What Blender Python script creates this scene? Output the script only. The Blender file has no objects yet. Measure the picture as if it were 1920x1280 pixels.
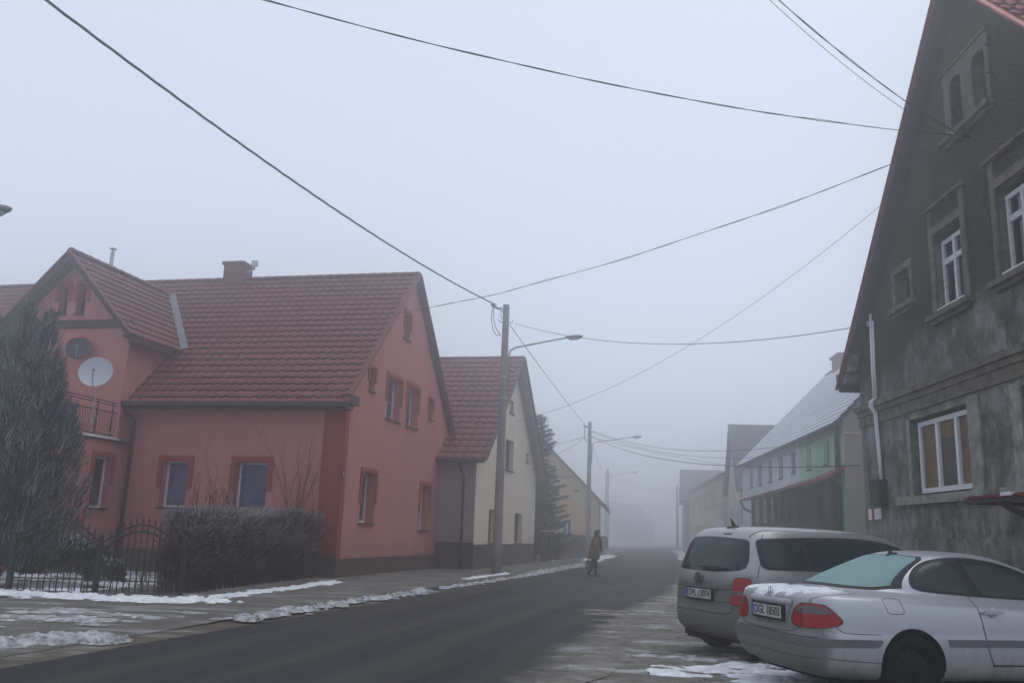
import bpy, bmesh, math, random
from mathutils import Vector, Matrix, noise
from mathutils.geometry import tessellate_polygon, delaunay_2d_cdt
from mathutils.bvhtree import BVHTree
rnd = random.Random(7)
R = math.radians
scene = bpy.context.scene
COL = scene.collection

# ------------------------------------------------------------------ camera
cam_d = bpy.data.cameras.new('camera')
cam = bpy.data.objects.new('camera', cam_d)
COL.objects.link(cam)
CAM_H = 1.43
cam_d.sensor_width = 36.0
cam_d.lens = 1640.0 / 1920.0 * 36.0
cam_d.clip_start = 0.1
cam_d.clip_end = 1500
_p, _r = R(12.306), R(2.08)
_f = Vector((0, math.cos(_p), math.sin(_p))); _u0 = Vector((0, -math.sin(_p), math.cos(_p))); _r0 = Vector((1, 0, 0))
_right = _r0 * math.cos(_r) + _u0 * math.sin(_r); _up = _u0 * math.cos(_r) - _r0 * math.sin(_r)
_m = Matrix((( _right.x, _up.x, -_f.x, 0), (_right.y, _up.y, -_f.y, 0), (_right.z, _up.z, -_f.z, CAM_H), (0, 0, 0, 1)))
cam.matrix_world = _m
scene.camera = cam

# ------------------------------------------------------------------ world, sun, exposure
SUN_EL, SUN_AZ = 64.0, 60.0
world = bpy.data.worlds.new('World'); scene.world = world; world.use_nodes = True
wt = world.node_tree; wn = wt.nodes; wl = wt.links
for n_ in list(wn): wn.remove(n_)
sky = wn.new('ShaderNodeTexSky'); sky.sky_type = 'NISHITA'; sky.sun_disc = False
sky.sun_elevation = R(SUN_EL); sky.sun_rotation = R(SUN_AZ); sky.dust_density = 6.0; sky.air_density = 1.0
hs = wn.new('ShaderNodeHueSaturation'); hs.inputs['Saturation'].default_value = 0.45
mx = wn.new('ShaderNodeMix'); mx.data_type = 'RGBA'; mx.inputs[0].default_value = 0.85
mx.inputs[7].default_value = (6.55, 7.35, 8.9, 1)          # even cloud deck, mixed over the clear sky
bg = wn.new('ShaderNodeBackground'); bg.inputs[1].default_value = 0.115
wo = wn.new('ShaderNodeOutputWorld')
wl.new(sky.outputs[0], hs.inputs['Color']); wl.new(hs.outputs[0], mx.inputs[6]); wl.new(mx.outputs[2], bg.inputs[0]); wl.new(bg.outputs[0], wo.inputs[0])
sun_d = bpy.data.lights.new('sun', 'SUN'); sun_d.energy = 0.5; sun_d.angle = R(40); sun_d.color = (1.0, 0.97, 0.92)
sun = bpy.data.objects.new('sun', sun_d); COL.objects.link(sun)
sun.rotation_euler = (R(90 - SUN_EL), 0, R(180 - SUN_AZ))
scene.view_settings.view_transform = 'Standard'; scene.view_settings.look = 'None'
scene.view_settings.exposure = 0.0; scene.view_settings.gamma = 1.0
scene.cycles.volume_bounces = 4
scene.cycles.max_bounces = 7
scene.cycles.diffuse_bounces = 3

# ------------------------------------------------------------------ object helpers
def tag(o, label=None, cat=None, group=None, kind=None):
    if label: o['label'] = label
    if cat: o['category'] = cat
    if group: o['group'] = group
    if kind: o['kind'] = kind
    return o
def empty(name, loc, az=None, rz=0.0, parent=None):
    o = bpy.data.objects.new(name, None); COL.objects.link(o); o.location = loc
    o.rotation_euler = (0, 0, R(90 - az) if az is not None else rz)
    o.empty_display_size = 0.3
    if parent: o.parent = parent
    return o
class MB:
    def __init__(s): s.v = []; s.f = []; s.m = []; s.uv = {}
    def face(s, pts, m=0):
        b = len(s.v); s.v += [tuple(p) for p in pts]; s.f.append(tuple(range(b, b + len(pts)))); s.m.append(m)
    def add(s, vs, fs, m=0):
        b = len(s.v); s.v += [tuple(p) for p in vs]
        for f in fs: s.f.append(tuple(b + i for i in f)); s.m.append(m)
    def box(s, x0, x1, y0, y1, z0, z1, m=0, M=None):
        P = [(x, y, z) for x in (x0, x1) for y in (y0, y1) for z in (z0, z1)]
        if M: P = [M(*p) for p in P]
        s.add(P, [(0, 1, 3, 2), (4, 6, 7, 5), (0, 4, 5, 1), (2, 3, 7, 6), (0, 2, 6, 4), (1, 5, 7, 3)], m)
    def hexa(s, b, t, m=0):
        n = len(b)
        s.add(list(b) + list(t), [tuple(range(n))[::-1], tuple(range(n, 2 * n))] + [(i, (i + 1) % n, n + (i + 1) % n, n + i) for i in range(n)], m)
    def tube(s, pts, r, n=8, m=0, caps=True):
        pts = [Vector(p) for p in pts]; rr = r if isinstance(r, (list, tuple)) else [r] * len(pts)
        rings = []; prev = None
        for i, p in enumerate(pts):
            a = pts[max(0, i - 1)]; b = pts[min(len(pts) - 1, i + 1)]; t = (b - a)
            if t.length < 1e-9: t = Vector((0, 0, 1))
            t.normalize()
            if prev is None:
                q = Vector((0, 0, 1)) if abs(t.z) < 0.9 else Vector((1, 0, 0)); e1 = t.cross(q).normalized()
            else:
                e1 = prev - t * prev.dot(t)
                e1 = e1.normalized() if e1.length > 1e-6 else t.orthogonal().normalized()
            prev = e1; e2 = t.cross(e1)
            rings.append([p + (e1 * math.cos(2 * math.pi * k / n) + e2 * math.sin(2 * math.pi * k / n)) * rr[i] for k in range(n)])
        vs = [v for rg in rings for v in rg]
        fs = [(i * n + k, i * n + (k + 1) % n, (i + 1) * n + (k + 1) % n, (i + 1) * n + k) for i in range(len(pts) - 1) for k in range(n)]
        if caps: fs += [tuple(range(n))[::-1], tuple(range((len(pts) - 1) * n, len(pts) * n))]
        s.add(vs, fs, m)
    def lathe(s, prof, n=32, m=0, M=None):
        """prof: list of (r,h); axis = third coordinate"""
        vs = []; fs = []
        for (r, h) in prof:
            for k in range(n):
                a = 2 * math.pi * k / n; p = (r * math.cos(a), r * math.sin(a), h); vs.append(M(*p) if M else p)
        for i in range(len(prof) - 1):
            for k in range(n): fs.append((i * n + k, i * n + (k + 1) % n, (i + 1) * n + (k + 1) % n, (i + 1) * n + k))
        s.add(vs, fs, m)
    def blade(s, p, d, L, w, m=0):
        p = Vector(p); d = Vector(d).normalized(); e = d.cross(Vector((rnd.uniform(-1, 1), rnd.uniform(-1, 1), rnd.uniform(-1, 1))))
        if e.length < 1e-4: e = d.orthogonal()
        e = e.normalized() * w * .5
        s.face([p - e, p + e, p + d * L], m)
    def build(s, name, mats, parent=None, smooth=False, loc=None):
        me = bpy.data.meshes.new(name); me.from_pydata(s.v, [], s.f)
        if not isinstance(mats, (list, tuple)): mats = [mats]
        for k in mats: me.materials.append(k)
        me.polygons.foreach_set('material_index', s.m)
        if smooth: me.polygons.foreach_set('use_smooth', [True] * len(s.f))
        me.update(); me.validate()
        o = bpy.data.objects.new(name, me); COL.objects.link(o)
        if parent: o.parent = parent
        if loc: o.location = loc
        return o
def weld(o, d=1e-4, angle=None):
    bm = bmesh.new(); bm.from_mesh(o.data); bmesh.ops.remove_doubles(bm, verts=bm.verts, dist=d)
    bmesh.ops.recalc_face_normals(bm, faces=bm.faces); bm.to_mesh(o.data); bm.free()
    if angle is not None:
        o.data.polygons.foreach_set('use_smooth', [True] * len(o.data.polygons))
        try: o.data.set_sharp_from_angle(angle=R(angle))
        except Exception: pass
    return o
def split_loose(o, name=None):
    me = o.data; n = len(me.vertices); par = list(range(n))
    def find(a):
        while par[a] != a: par[a] = par[par[a]]; a = par[a]
        return a
    for e in me.edges:
        a, b = find(e.vertices[0]), find(e.vertices[1])
        if a != b: par[a] = b
    grp = {}
    for p in me.polygons: grp.setdefault(find(p.vertices[0]), []).append(p)
    sm = len(me.polygons) and me.polygons[0].use_smooth
    for k, ps in grp.items():
        mb = MB(); idx = {}
        for p in ps:
            for v in p.vertices:
                if v not in idx: idx[v] = len(mb.v); mb.v.append(tuple(me.vertices[v].co))
            mb.f.append(tuple(idx[v] for v in p.vertices)); mb.m.append(p.material_index)
        mb.build(name or o.name.split('.')[0], list(me.materials), o.parent, smooth=sm)
    bpy.data.objects.remove(o, do_unlink=True)
def copy_tree(o, parent=None, loc=None, label=None):
    c = o.copy(); COL.objects.link(c); c.parent = parent
    if loc is not None: c.location = loc
    if label: c['label'] = label
    for ch in [x for x in list(bpy.data.objects) if x.parent == o]:
        copy_tree(ch, c)
    return c
def fbm(x, y, z=0, o=3):
    return noise.fractal(Vector((x, y, z)), 0.8, 2.0, o)

# ------------------------------------------------------------------ materials
def mat(name, col, rough=0.8, spec=0.3, var=None, scale=4.0, bump=0.0, bscale=60.0, metal=0.0, coat=0.0, alpha=None):
    m = bpy.data.materials.new(name); m.use_nodes = True; nt = m.node_tree; n = nt.nodes; l = nt.links
    b = n['Principled BSDF']; b.inputs['Base Color'].default_value = (*col, 1); b.inputs['Roughness'].default_value = rough
    b.inputs['Specular IOR Level'].default_value = spec; b.inputs['Metallic'].default_value = metal
    b.inputs['Coat Weight'].default_value = coat
    tc = n.new('ShaderNodeTexCoord')
    if var is not None:
        nz = n.new('ShaderNodeTexNoise'); nz.inputs['Scale'].default_value = scale; nz.inputs['Detail'].default_value = 6; nz.inputs['Roughness'].default_value = .65
        l.new(tc.outputs['Object'], nz.inputs['Vector'])
        rp = n.new('ShaderNodeValToRGB'); rp.color_ramp.elements[0].position = .32; rp.color_ramp.elements[1].position = .68
        rp.color_ramp.elements[0].color = (*var, 1); rp.color_ramp.elements[1].color = (*col, 1)
        l.new(nz.outputs['Fac'], rp.inputs[0]); l.new(rp.outputs[0], b.inputs['Base Color'])
    if bump:
        nb = n.new('ShaderNodeTexNoise'); nb.inputs['Scale'].default_value = bscale; nb.inputs['Detail'].default_value = 4
        l.new(tc.outputs['Object'], nb.inputs['Vector'])
        bu = n.new('ShaderNodeBump'); bu.inputs['Strength'].default_value = bump; bu.inputs['Distance'].default_value = .02
        l.new(nb.outputs['Fac'], bu.inputs['Height']); l.new(bu.outputs[0], b.inputs['Normal'])
    return m
class NT:
    """small node-graph helper"""
    def __init__(s, m): s.n = m.node_tree.nodes; s.l = m.node_tree.links; s.b = s.n['Principled BSDF']; s.tc = s.n.new('ShaderNodeTexCoord')
    def noise(s, scale, det=5, rough=.6, stretch=None, src='Object', rot=0):
        v = s.tc.outputs[src]
        if stretch:
            mp = s.n.new('ShaderNodeMapping'); mp.inputs['Scale'].default_value = stretch; mp.inputs['Rotation'].default_value = (0, 0, rot); s.l.new(v, mp.inputs[0]); v = mp.outputs[0]
        z = s.n.new('ShaderNodeTexNoise'); z.inputs['Scale'].default_value = scale; z.inputs['Detail'].default_value = det; z.inputs['Roughness'].default_value = rough
        s.l.new(v, z.inputs['Vector']); return z.outputs['Fac']
    def ramp(s, fac, *st):
        r = s.n.new('ShaderNodeValToRGB'); e = r.color_ramp.elements
        while len(e) < len(st): e.new(0.5)
        for i, (p, c) in enumerate(st):
            e[i].position = p; e[i].color = (*c, 1) if isinstance(c, tuple) else (c, c, c, 1)
        s.l.new(fac, r.inputs[0]); return r.outputs[0]
    def mix(s, fac, a, b, mode='MIX'):
        x = s.n.new('ShaderNodeMix'); x.data_type = 'RGBA'; x.blend_type = mode
        for i, v in ((0, fac), (6, a), (7, b)):
            if isinstance(v, tuple): x.inputs[i].default_value = (*v, 1)
            elif isinstance(v, (int, float)): x.inputs[i].default_value = v
            else: s.l.new(v, x.inputs[i])
        return x.outputs[2]
    def math(s, op, a, b=None):
        x = s.n.new('ShaderNodeMath'); x.operation = op
        for i, v in enumerate((a, b)):
            if v is None: continue
            if isinstance(v, (int, float)): x.inputs[i].default_value = v
            else: s.l.new(v, x.inputs[i])
        return x.outputs[0]
    def xyz(s, src='Object'):
        x = s.n.new('ShaderNodeSeparateXYZ'); s.l.new(s.tc.outputs[src], x.inputs[0]); return x.outputs
    def col(s, v): s.l.new(v, s.b.inputs['Base Color'])
    def bump(s, h, st=.3, d=.02):
        x = s.n.new('ShaderNodeBump'); x.inputs['Strength'].default_value = st; x.inputs['Distance'].default_value = d
        s.l.new(h, x.inputs['Height']); s.l.new(x.outputs[0], s.b.inputs['Normal'])

def stucco(name, c, dirt=.75, low=0.0):
    m = mat(name, c, .92, .15); t = NT(m); X = t.xyz()
    big = t.noise(.55, 6, .65); st = t.noise(1.0, 4, .6, (3.0, 3.0, .25)); pt = t.noise(.23, 5, .6)
    f = t.ramp(big, (.3, dirt), (.7, 1.0)); f2 = t.ramp(st, (.35, .94), (.6, 1.0))
    k = t.mix(1.0, t.mix(1.0, c, f, 'MULTIPLY'), f2, 'MULTIPLY')
    k = t.mix(t.ramp(pt, (.45, 0.0), (.62, .22)), k, tuple(min(1, v * .9 + .06) for v in c))
    h = t.math('SUBTRACT', 1.25, X[2]); h = t.math('ADD', h, t.math('MULTIPLY', t.math('SUBTRACT', t.noise(1.7, 6, .75), .5), 1.1))
    k = t.mix(t.math('MULTIPLY', t.ramp(h, (0.0, 0.0), (.9, 1.0)), .38), k, (.10, .085, .072))
    k = t.mix(t.math('MULTIPLY', t.ramp(t.noise(2.2, 6, .8, (2.2, 2.2, .3)), (.60, 0.0), (.72, 1.0)), .16), k, (.13, .11, .10))
    t.col(k); t.bump(t.noise(70, 4, .7), .5, .02); return m
M_ = {}
M_['pink'] = stucco('pink_stucco', (.52, .212, .186), .90)
M_['trim'] = stucco('brick_red_paint', (.33, .072, .052), .88)
M_['plinth_brown'] = stucco('brown_mosaic_plinth', (.085, .06, .045), .7)
M_['cream'] = stucco('cream_stucco', (.80, .70, .55), .92)
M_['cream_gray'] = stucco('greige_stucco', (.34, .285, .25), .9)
M_['plinth_gray'] = stucco('taupe_plinth', (.125, .095, .088), .85)
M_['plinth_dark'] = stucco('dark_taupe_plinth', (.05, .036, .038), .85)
M_['yellow'] = stucco('ochre_stucco', (.66, .50, .29), .9)
M_['white_wall'] = stucco('lilac_white_stucco', (.60, .60, .66), .9)
M_['green_wall'] = stucco('mint_green_stucco', (.36, .58, .38), .9)
M_['beige_wall'] = stucco('beige_render', (.33, .30, .27), .8)
M_['far_yellow'] = stucco('far_cream_stucco', (.58, .48, .37), .9)
M_['far_gray'] = stucco('far_grey_stucco', (.36, .35, .36), .9)
M_['white'] = mat('white_plastic', (.72, .74, .76), .4, .5)
M_['white_old'] = mat('worn_white_paint', (.68, .69, .70), .6, .3, var=(.42, .42, .42), scale=9)
M_['brown_frame'] = mat('brown_window_frame', (.10, .055, .035), .5, .4)
M_['pit'] = mat('unlit_attic_pane', (.004, .004, .005), .5, .2)
M_['glass'] = mat('dark_window_glass', (.012, .015, .02), .06, .6)
M_['curtain_blue'] = mat('window_with_blue_blind', (.13, .185, .31), .10, .6, var=(.05, .065, .12), scale=1.3)
M_['curtain_dark'] = mat('window_with_net_curtain', (.085, .09, .105), .12, .6, var=(.03, .035, .045), scale=3)
M_['curtain_brown'] = mat('window_with_brown_curtain', (.20, .115, .06), .25, .5, var=(.10, .055, .03), scale=5)
M_['sill'] = mat('dark_sill', (.06, .045, .04), .5, .4)
M_['gutter'] = mat('dark_brown_gutter', (.028, .02, .02), .45, .4)
M_['wood_dark'] = mat('dark_stained_wood', (.05, .032, .026), .7, .3, var=(.03, .02, .018), scale=8)
M_['iron'] = mat('black_wrought_iron', (.012, .012, .013), .5, .4)
M_['steel'] = mat('galvanised_steel', (.36, .37, .38), .45, .5, metal=.6)
M_['chrome'] = mat('chrome', (.5, .5, .52), .2, .5, metal=1)
M_['cable'] = mat('black_cable', (.02, .02, .022), .6, .3)
M_['lamp_glass'] = mat('lamp_glass', (.45, .47, .5), .2, .5)
M_['snow'] = mat('snow', (.90, .92, .95), .8, .15, var=(.60, .60, .62), scale=6, bump=.6, bscale=25)
M_['snow_dirty'] = mat('dirty_snow', (.62, .63, .65), .85, .1, var=(.10, .09, .075), scale=6.5, bump=.8, bscale=22)
M_['brick'] = mat('chimney_brick', (.20, .085, .06), .9, .2, var=(.12, .05, .04), scale=12, bump=.4, bscale=30)
M_['lead'] = mat('valley_sheet_metal', (.22, .23, .24), .5, .4, var=(.13, .13, .14), scale=3)
M_['reddish_wood'] = mat('red_brown_fence_wood', (.075, .03, .025), .7, .3)
M_['sign_blue'] = mat('blue_enamel', (.03, .05, .22), .3, .5)
M_['red_paint'] = mat('red_sheet_roof', (.17, .02, .02), .55, .4)
M_['red_paint'].node_tree.nodes['Principled BSDF'].inputs['Base Color'].default_value = (.17, .02, .02, 1)

def m_tiles(name, a, b, c, snow=0.0):
    m = mat(name, a, .55, .4); t = NT(m)
    uv = t.n.new('ShaderNodeUVMap')
    fl = t.n.new('ShaderNodeVectorMath'); fl.operation = 'FLOOR'; t.l.new(uv.outputs[0], fl.inputs[0])
    wnz = t.n.new('ShaderNodeTexWhiteNoise'); wnz.noise_dimensions = '2D'; t.l.new(fl.outputs[0], wnz.inputs['Vector'])
    per = t.ramp(wnz.outputs['Value'], (0, a), (.5, b), (1, a))
    big = t.noise(.8, 5, .65)
    k = t.mix(t.ramp(big, (.4, 0.0), (.75, .75)), per, c)
    fine = t.noise(14, 3, .6)
    k = t.mix(1.0, k, t.ramp(fine, (.3, .78), (.7, 1.0)), 'MULTIPLY')
    if snow:
        sn = t.noise(1.3, 6, .7)
        k = t.mix(t.ramp(sn, (.27, 0.0), (.35, 1.0)), k, (.78, .80, .84))
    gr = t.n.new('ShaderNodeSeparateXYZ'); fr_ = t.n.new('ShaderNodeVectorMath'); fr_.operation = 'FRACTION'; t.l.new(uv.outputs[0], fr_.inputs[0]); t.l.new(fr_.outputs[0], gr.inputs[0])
    if not snow: k = t.mix(t.ramp(gr.outputs[1], (.02, .75), (.10, 0.0)), k, (.035, .03, .028))     # moss and painted-in shadow line along the lip of each course
    t.col(k); return m
M_['tile'] = m_tiles('red_concrete_tiles', (.235, .060, .050), (.275, .082, .070), (.185, .070, .064))
M_['tile2'] = m_tiles('plum_red_tiles', (.27, .075, .068), (.31, .098, .088), (.22, .09, .082))
M_['tile_bright'] = m_tiles('bright_red_tiles', (.36, .09, .085), (.40, .11, .10), (.30, .09, .085))
M_['tile_brown'] = m_tiles('brown_tiles', (.24, .18, .17), (.27, .20, .185), (.22, .185, .18))
M_['tile_snow'] = m_tiles('snow_covered_tiles', (.14, .11, .11), (.17, .12, .11), (.10, .08, .08), snow=1)
M_['verge'] = mat('red_verge_tiles', (.19, .05, .045), .6, .3, var=(.13, .045, .04), scale=5)
M_['edge_red'] = mat('red_edge_sheet', (.33, .045, .035), .5, .4)

def m_old():
    m = mat('weathered_grey_plaster', (.2, .2, .2), .95, .12); t = NT(m); X = t.xyz()
    n1 = t.noise(.6, 6, .65); n2 = t.noise(1.9, 7, .72, (1, 1, .75)); n3 = t.noise(26, 5, .75); n4 = t.noise(1.1, 6, .65); st = t.noise(2.0, 7, .75, (1.3, 1.3, .75))
    # mossy pebble-dash above, smoother grey render below, ragged border between them
    brd = t.math('ADD', X[2], t.math('MULTIPLY', t.math('SUBTRACT', n1, .5), 2.4))
    brd = t.math('SUBTRACT', brd, t.math('MULTIPLY', t.math('MAXIMUM', t.math('SUBTRACT', X[0], 2.0), 0.0), 0.16))
    f = t.ramp(t.math('MULTIPLY', t.math('SUBTRACT', brd, 4.75), .8), (.0, 0.0), (.42, 1.0))
    up = t.mix(t.ramp(n3, (.46, 0.0), (.62, 1.0)), (.022, .020, .013), (.16, .145, .11))
    up = t.mix(t.ramp(n2, (.42, 0.0), (.60, .75)), up, (.030, .032, .018))
    lo = t.mix(t.ramp(n2, (.36, 0.0), (.62, 1.0)), (.085, .080, .072), (.29, .28, .262))
    lo = t.mix(t.ramp(n4, (.46, 0.0), (.60, .7)), lo, (.078, .072, .062))
    lo = t.mix(t.ramp(st, (.52, 0.0), (.68, .7)), lo, (.44, .43, .41))
    lo = t.mix(1.0, lo, t.ramp(n3, (.3, .72), (.7, 1.15)), 'MULTIPLY')
    t.col(t.mix(f, lo, up)); t.bump(t.mix(.5, n3, n2), .7, .04); return m
M_['old'] = m_old()
M_['old_trim'] = mat('weathered_stone_trim', (.22, .20, .165), .95, .1, var=(.075, .07, .052), scale=5, bump=.5, bscale=25)
M_['old_light'] = mat('pale_worn_render', (.38, .365, .335), .95, .1, var=(.15, .15, .12), scale=4.5, bump=.4, bscale=20)
M_['old_side'] = mat('grey_side_render', (.16, .155, .15), .95, .1, var=(.09, .09, .085), scale=2.5, bump=.3, bscale=20)

def gravel(t):
    n1 = t.noise(1.1, 7, .7); n2 = t.noise(48, 4, .8); n3 = t.noise(.9, 8, .74, (.6, 1.7, 1), rot=R(10)); n4 = t.noise(4.5, 7, .78)
    k = t.mix(t.ramp(n1, (.34, 0.0), (.66, 1.0)), (.15, .136, .112), (.29, .272, .24))
    k = t.mix(t.ramp(n4, (.46, 0.0), (.62, .8)), k, (.095, .085, .070))
    sn = t.math('MULTIPLY', t.ramp(n3, (.52, 0.0), (.62, .9)), t.ramp(n4, (.30, .3), (.52, 1.0)))
    k = t.mix(sn, k, (.52, .52, .53))
    return t.mix(1.0, k, t.ramp(n2, (.32, .50), (.68, 1.35)), 'MULTIPLY'), n2, n4
def m_asphalt():
    m = mat('asphalt', (.05, .05, .05), .75, .14); t = NT(m)
    n1 = t.noise(.5, 5, .6, (1, .07, 1), rot=R(-14)); n2 = t.noise(140, 3, .7); n3 = t.noise(.35, 4, .6)
    k = t.mix(t.ramp(n1, (.35, 0.0), (.7, 1.0)), (.020, .021, .0235), (.036, .036, .037))
    k = t.mix(t.ramp(n3, (.45, 0.0), (.75, .5)), k, (.050, .047, .044))
    sp = t.mix(1.0, k, t.ramp(n2, (.3, .65), (.7, 1.3)), 'MULTIPLY')
    fr = t.math('MULTIPLY', t.ramp(t.noise(.9, 6, .7, (1.6, .05, 1), rot=R(-14)), (.62, 0.0), (.70, 1.0)), t.ramp(t.noise(26, 3, .8), (.60, 0.0), (.66, .55)))
    at = t.n.new('ShaderNodeAttribute'); at.attribute_name = 'across'
    e1 = t.math('ADD', at.outputs['Fac'], t.math('MULTIPLY', t.math('SUBTRACT', t.noise(1.3, 8, .75), .5), .26))
    eg = t.ramp(e1, (.84, 0.0), (.93, 1.0)); gv = gravel(t)[0]
    k2 = t.mix(fr, sp, (.34, .35, .37))
    cx = t.n.new('ShaderNodeCombineXYZ'); t.l.new(t.math('MULTIPLY', at.outputs['Fac'], 9.0), cx.inputs[0]); t.l.new(t.math('MULTIPLY', t.xyz()[1], .035), cx.inputs[1])
    bn = t.n.new('ShaderNodeTexNoise'); bn.inputs['Scale'].default_value = 1.0; bn.inputs['Detail'].default_value = 5; t.l.new(cx.outputs[0], bn.inputs['Vector'])
    k2 = t.mix(t.ramp(bn.outputs['Fac'], (.42, 0.0), (.66, .75)), k2, (.066, .063, .058))
    sp2 = t.math('MULTIPLY', t.ramp(t.noise(9, 4, .8), (.66, 0.0), (.72, 1.0)), t.ramp(t.noise(.6, 4, .7), (.5, 0.0), (.62, .5)))
    k2 = t.mix(sp2, k2, (.30, .30, .31))
    t.col(t.mix(eg, k2, gv)); t.bump(n2, .5, .01)
    t.l.new(t.ramp(n3, (.35, .68), (.7, .85)), t.b.inputs['Roughness']); return m
M_['asphalt'] = m_asphalt()
def m_ground(name, a, b, snowc, lo, hi, stretch, rot, sc=1.0):
    m = mat(name, a, .9, .12); t = NT(m)
    n1 = t.noise(1.2, 6, .65); n2 = t.noise(60, 3, .7); n3 = t.noise(sc, 7, .68, stretch, rot=rot)
    k = t.mix(t.ramp(n1, (.3, 0.0), (.7, 1.0)), a, b)
    k = t.mix(1.0, k, t.ramp(n2, (.3, .7), (.7, 1.2)), 'MULTIPLY')
    k = t.mix(t.ramp(n3, (lo, 0.0), (hi, 1.0)), k, snowc)
    t.col(k); t.bump(t.mix(.5, n2, n3), .5, .02); return m
M_['ground'] = m_ground('frozen_garden_soil', (.07, .062, .05), (.115, .10, .08), (.62, .64, .68), .40, .54, (1, 1, 1), 0, .9)
M_['pavement'] = m_ground('gritty_pavement', (.105, .096, .080), (.15, .14, .122), (.34, .34, .35), .50, .72, (.6, 2.2, 1), R(0), 1.3)
def m_fore():
    m = mat('icy_gravel', (.13, .12, .1), .85, .15); t = NT(m); k, n2, n4 = gravel(t)
    t.col(k); t.bump(t.mix(.5, n2, n4), .8, .03); return m
M_['forecourt'] = m_fore()
M_['verge_dirt'] = m_ground('sandy_gutter', (.085, .072, .052), (.12, .10, .075), (.25, .24, .22), .52, .70, (.4, 1.5, 1), R(-75), 2.0)
M_['kerb'] = mat('concrete_kerb', (.14, .135, .125), .9, .2, var=(.07, .065, .055), scale=3, bump=.3)
M_['concrete'] = mat('pole_concrete', (.27, .27, .26), .9, .15, var=(.16, .16, .155), scale=2.2, bump=.3, bscale=40)
M_['low_wall'] = mat('grey_low_wall', (.13, .125, .115), .9, .2, var=(.09, .085, .08), scale=3)

def smooth(o):
    o.data.polygons.foreach_set('use_smooth', [True] * len(o.data.polygons)); return o

# ------------------------------------------------------------------ ground, road, pavement
g = MB(); g.box(-500, 500, -300, 700, -.5, -.012); go = g.build('ground', M_['ground']); tag(go, kind='structure')
ROAD_L = [(-8.6, -8), (-6.6, 0), (-5.05, 7.2), (-4.72, 8.82), (-4.25, 10.77), (-3.62, 13.15), (-2.75, 16.5), (-1.42, 21.4), (-.15, 26), (.99, 30.2), (2.2, 35.2), (3.47, 40.4), (5.9, 53), (8.5, 67.2), (11.4, 84), (15.5, 104), (22, 128), (34, 160), (60, 200)]
ROAD_R = [(-3.4, -8), (-1.6, 0), (.1, 7.2), (.49, 9.11), (.98, 10.9), (1.42, 12.87), (2.4, 16.6), (3.6, 20.7), (4.7, 24.3), (6.0, 29.6), (7.4, 36), (8.6, 42), (11.6, 56), (14.2, 70), (16.8, 84), (19.5, 103), (25, 124), (38, 156), (64, 196)]
def strip(name, A, B, z, m, label=None):
    b = MB(); n = len(A); K = 8
    vs = [(a[0] + (c[0] - a[0]) * k / K, a[1] + (c[1] - a[1]) * k / K, z) for k in range(K + 1) for a, c in zip(A, B)]
    b.add(vs, [(k * n + i, (k + 1) * n + i, (k + 1) * n + i + 1, k * n + i + 1) for k in range(K) for i in range(n - 1)]); o = b.build(name, m); tag(o, kind='structure')
    at = o.data.attributes.new('across', 'FLOAT', 'POINT'); at.data.foreach_set('value', [k / K for k in range(K + 1) for _ in range(n)])
    return o
def dens(P, step=.35):
    out = []
    for (a, b) in zip(P[:-1], P[1:]):
        L = math.dist(a, b); k = max(1, int(L / step)) if a[1] < 60 else 3
        out += [(a[0] + (b[0] - a[0]) * i / k, a[1] + (b[1] - a[1]) * i / k) for i in range(k)]
    return out + [P[-1]]
def wob(P, amp, sc, seed, dx=0):
    return [(x + dx + amp * noise.noise(Vector((y * sc, seed, 0))), y) for x, y in P]
RL = dens(ROAD_L); RR = dens(ROAD_R)
def offs(P, d):
    out = []
    for i, p in enumerate(P):
        a = P[max(0, i - 1)]; b = P[min(len(P) - 1, i + 1)]; tx, ty = b[0] - a[0], b[1] - a[1]; L = math.hypot(tx, ty)
        out.append((p[0] - ty / L * d, p[1] + tx / L * d))
    return out
strip('road', wob(RL, .09, .7, 1), [(x + .25 * noise.noise(Vector((y * .45, 5, 0))) + .09 * noise.noise(Vector((y * 2.2, 8, 0))), y) for x, y in RR[:len(RR)]] if len(RL) == len(RR) else None, .004, M_['asphalt']) if len(RL) == len(RR) else None
if len(RL) != len(RR):
    def resamp(P, n):
        d = [0]
        for a, b in zip(P[:-1], P[1:]): d.append(d[-1] + math.dist(a, b))
        out = []; j = 0
        for i in range(n):
            s_ = d[-1] * i / (n - 1)
            while j < len(P) - 2 and d[j + 1] < s_: j += 1
            t_ = (s_ - d[j]) / max(1e-6, d[j + 1] - d[j]); out.append((P[j][0] + (P[j + 1][0] - P[j][0]) * t_, P[j][1] + (P[j + 1][1] - P[j][1]) * t_))
        return out
    N_ = 420
    A_ = resamp(RL, N_); B_ = resamp(RR, N_)
    strip('road', wob(A_, .07, .7, 1), [(x + .35 + .22 * noise.noise(Vector((y * .45, 5, 0))) + .16 * noise.noise(Vector((y * 2.2, 8, 0))) + .10 * noise.noise(Vector((y * 7, 3, 0))), y) for x, y in B_], .004, M_['asphalt'])
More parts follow.
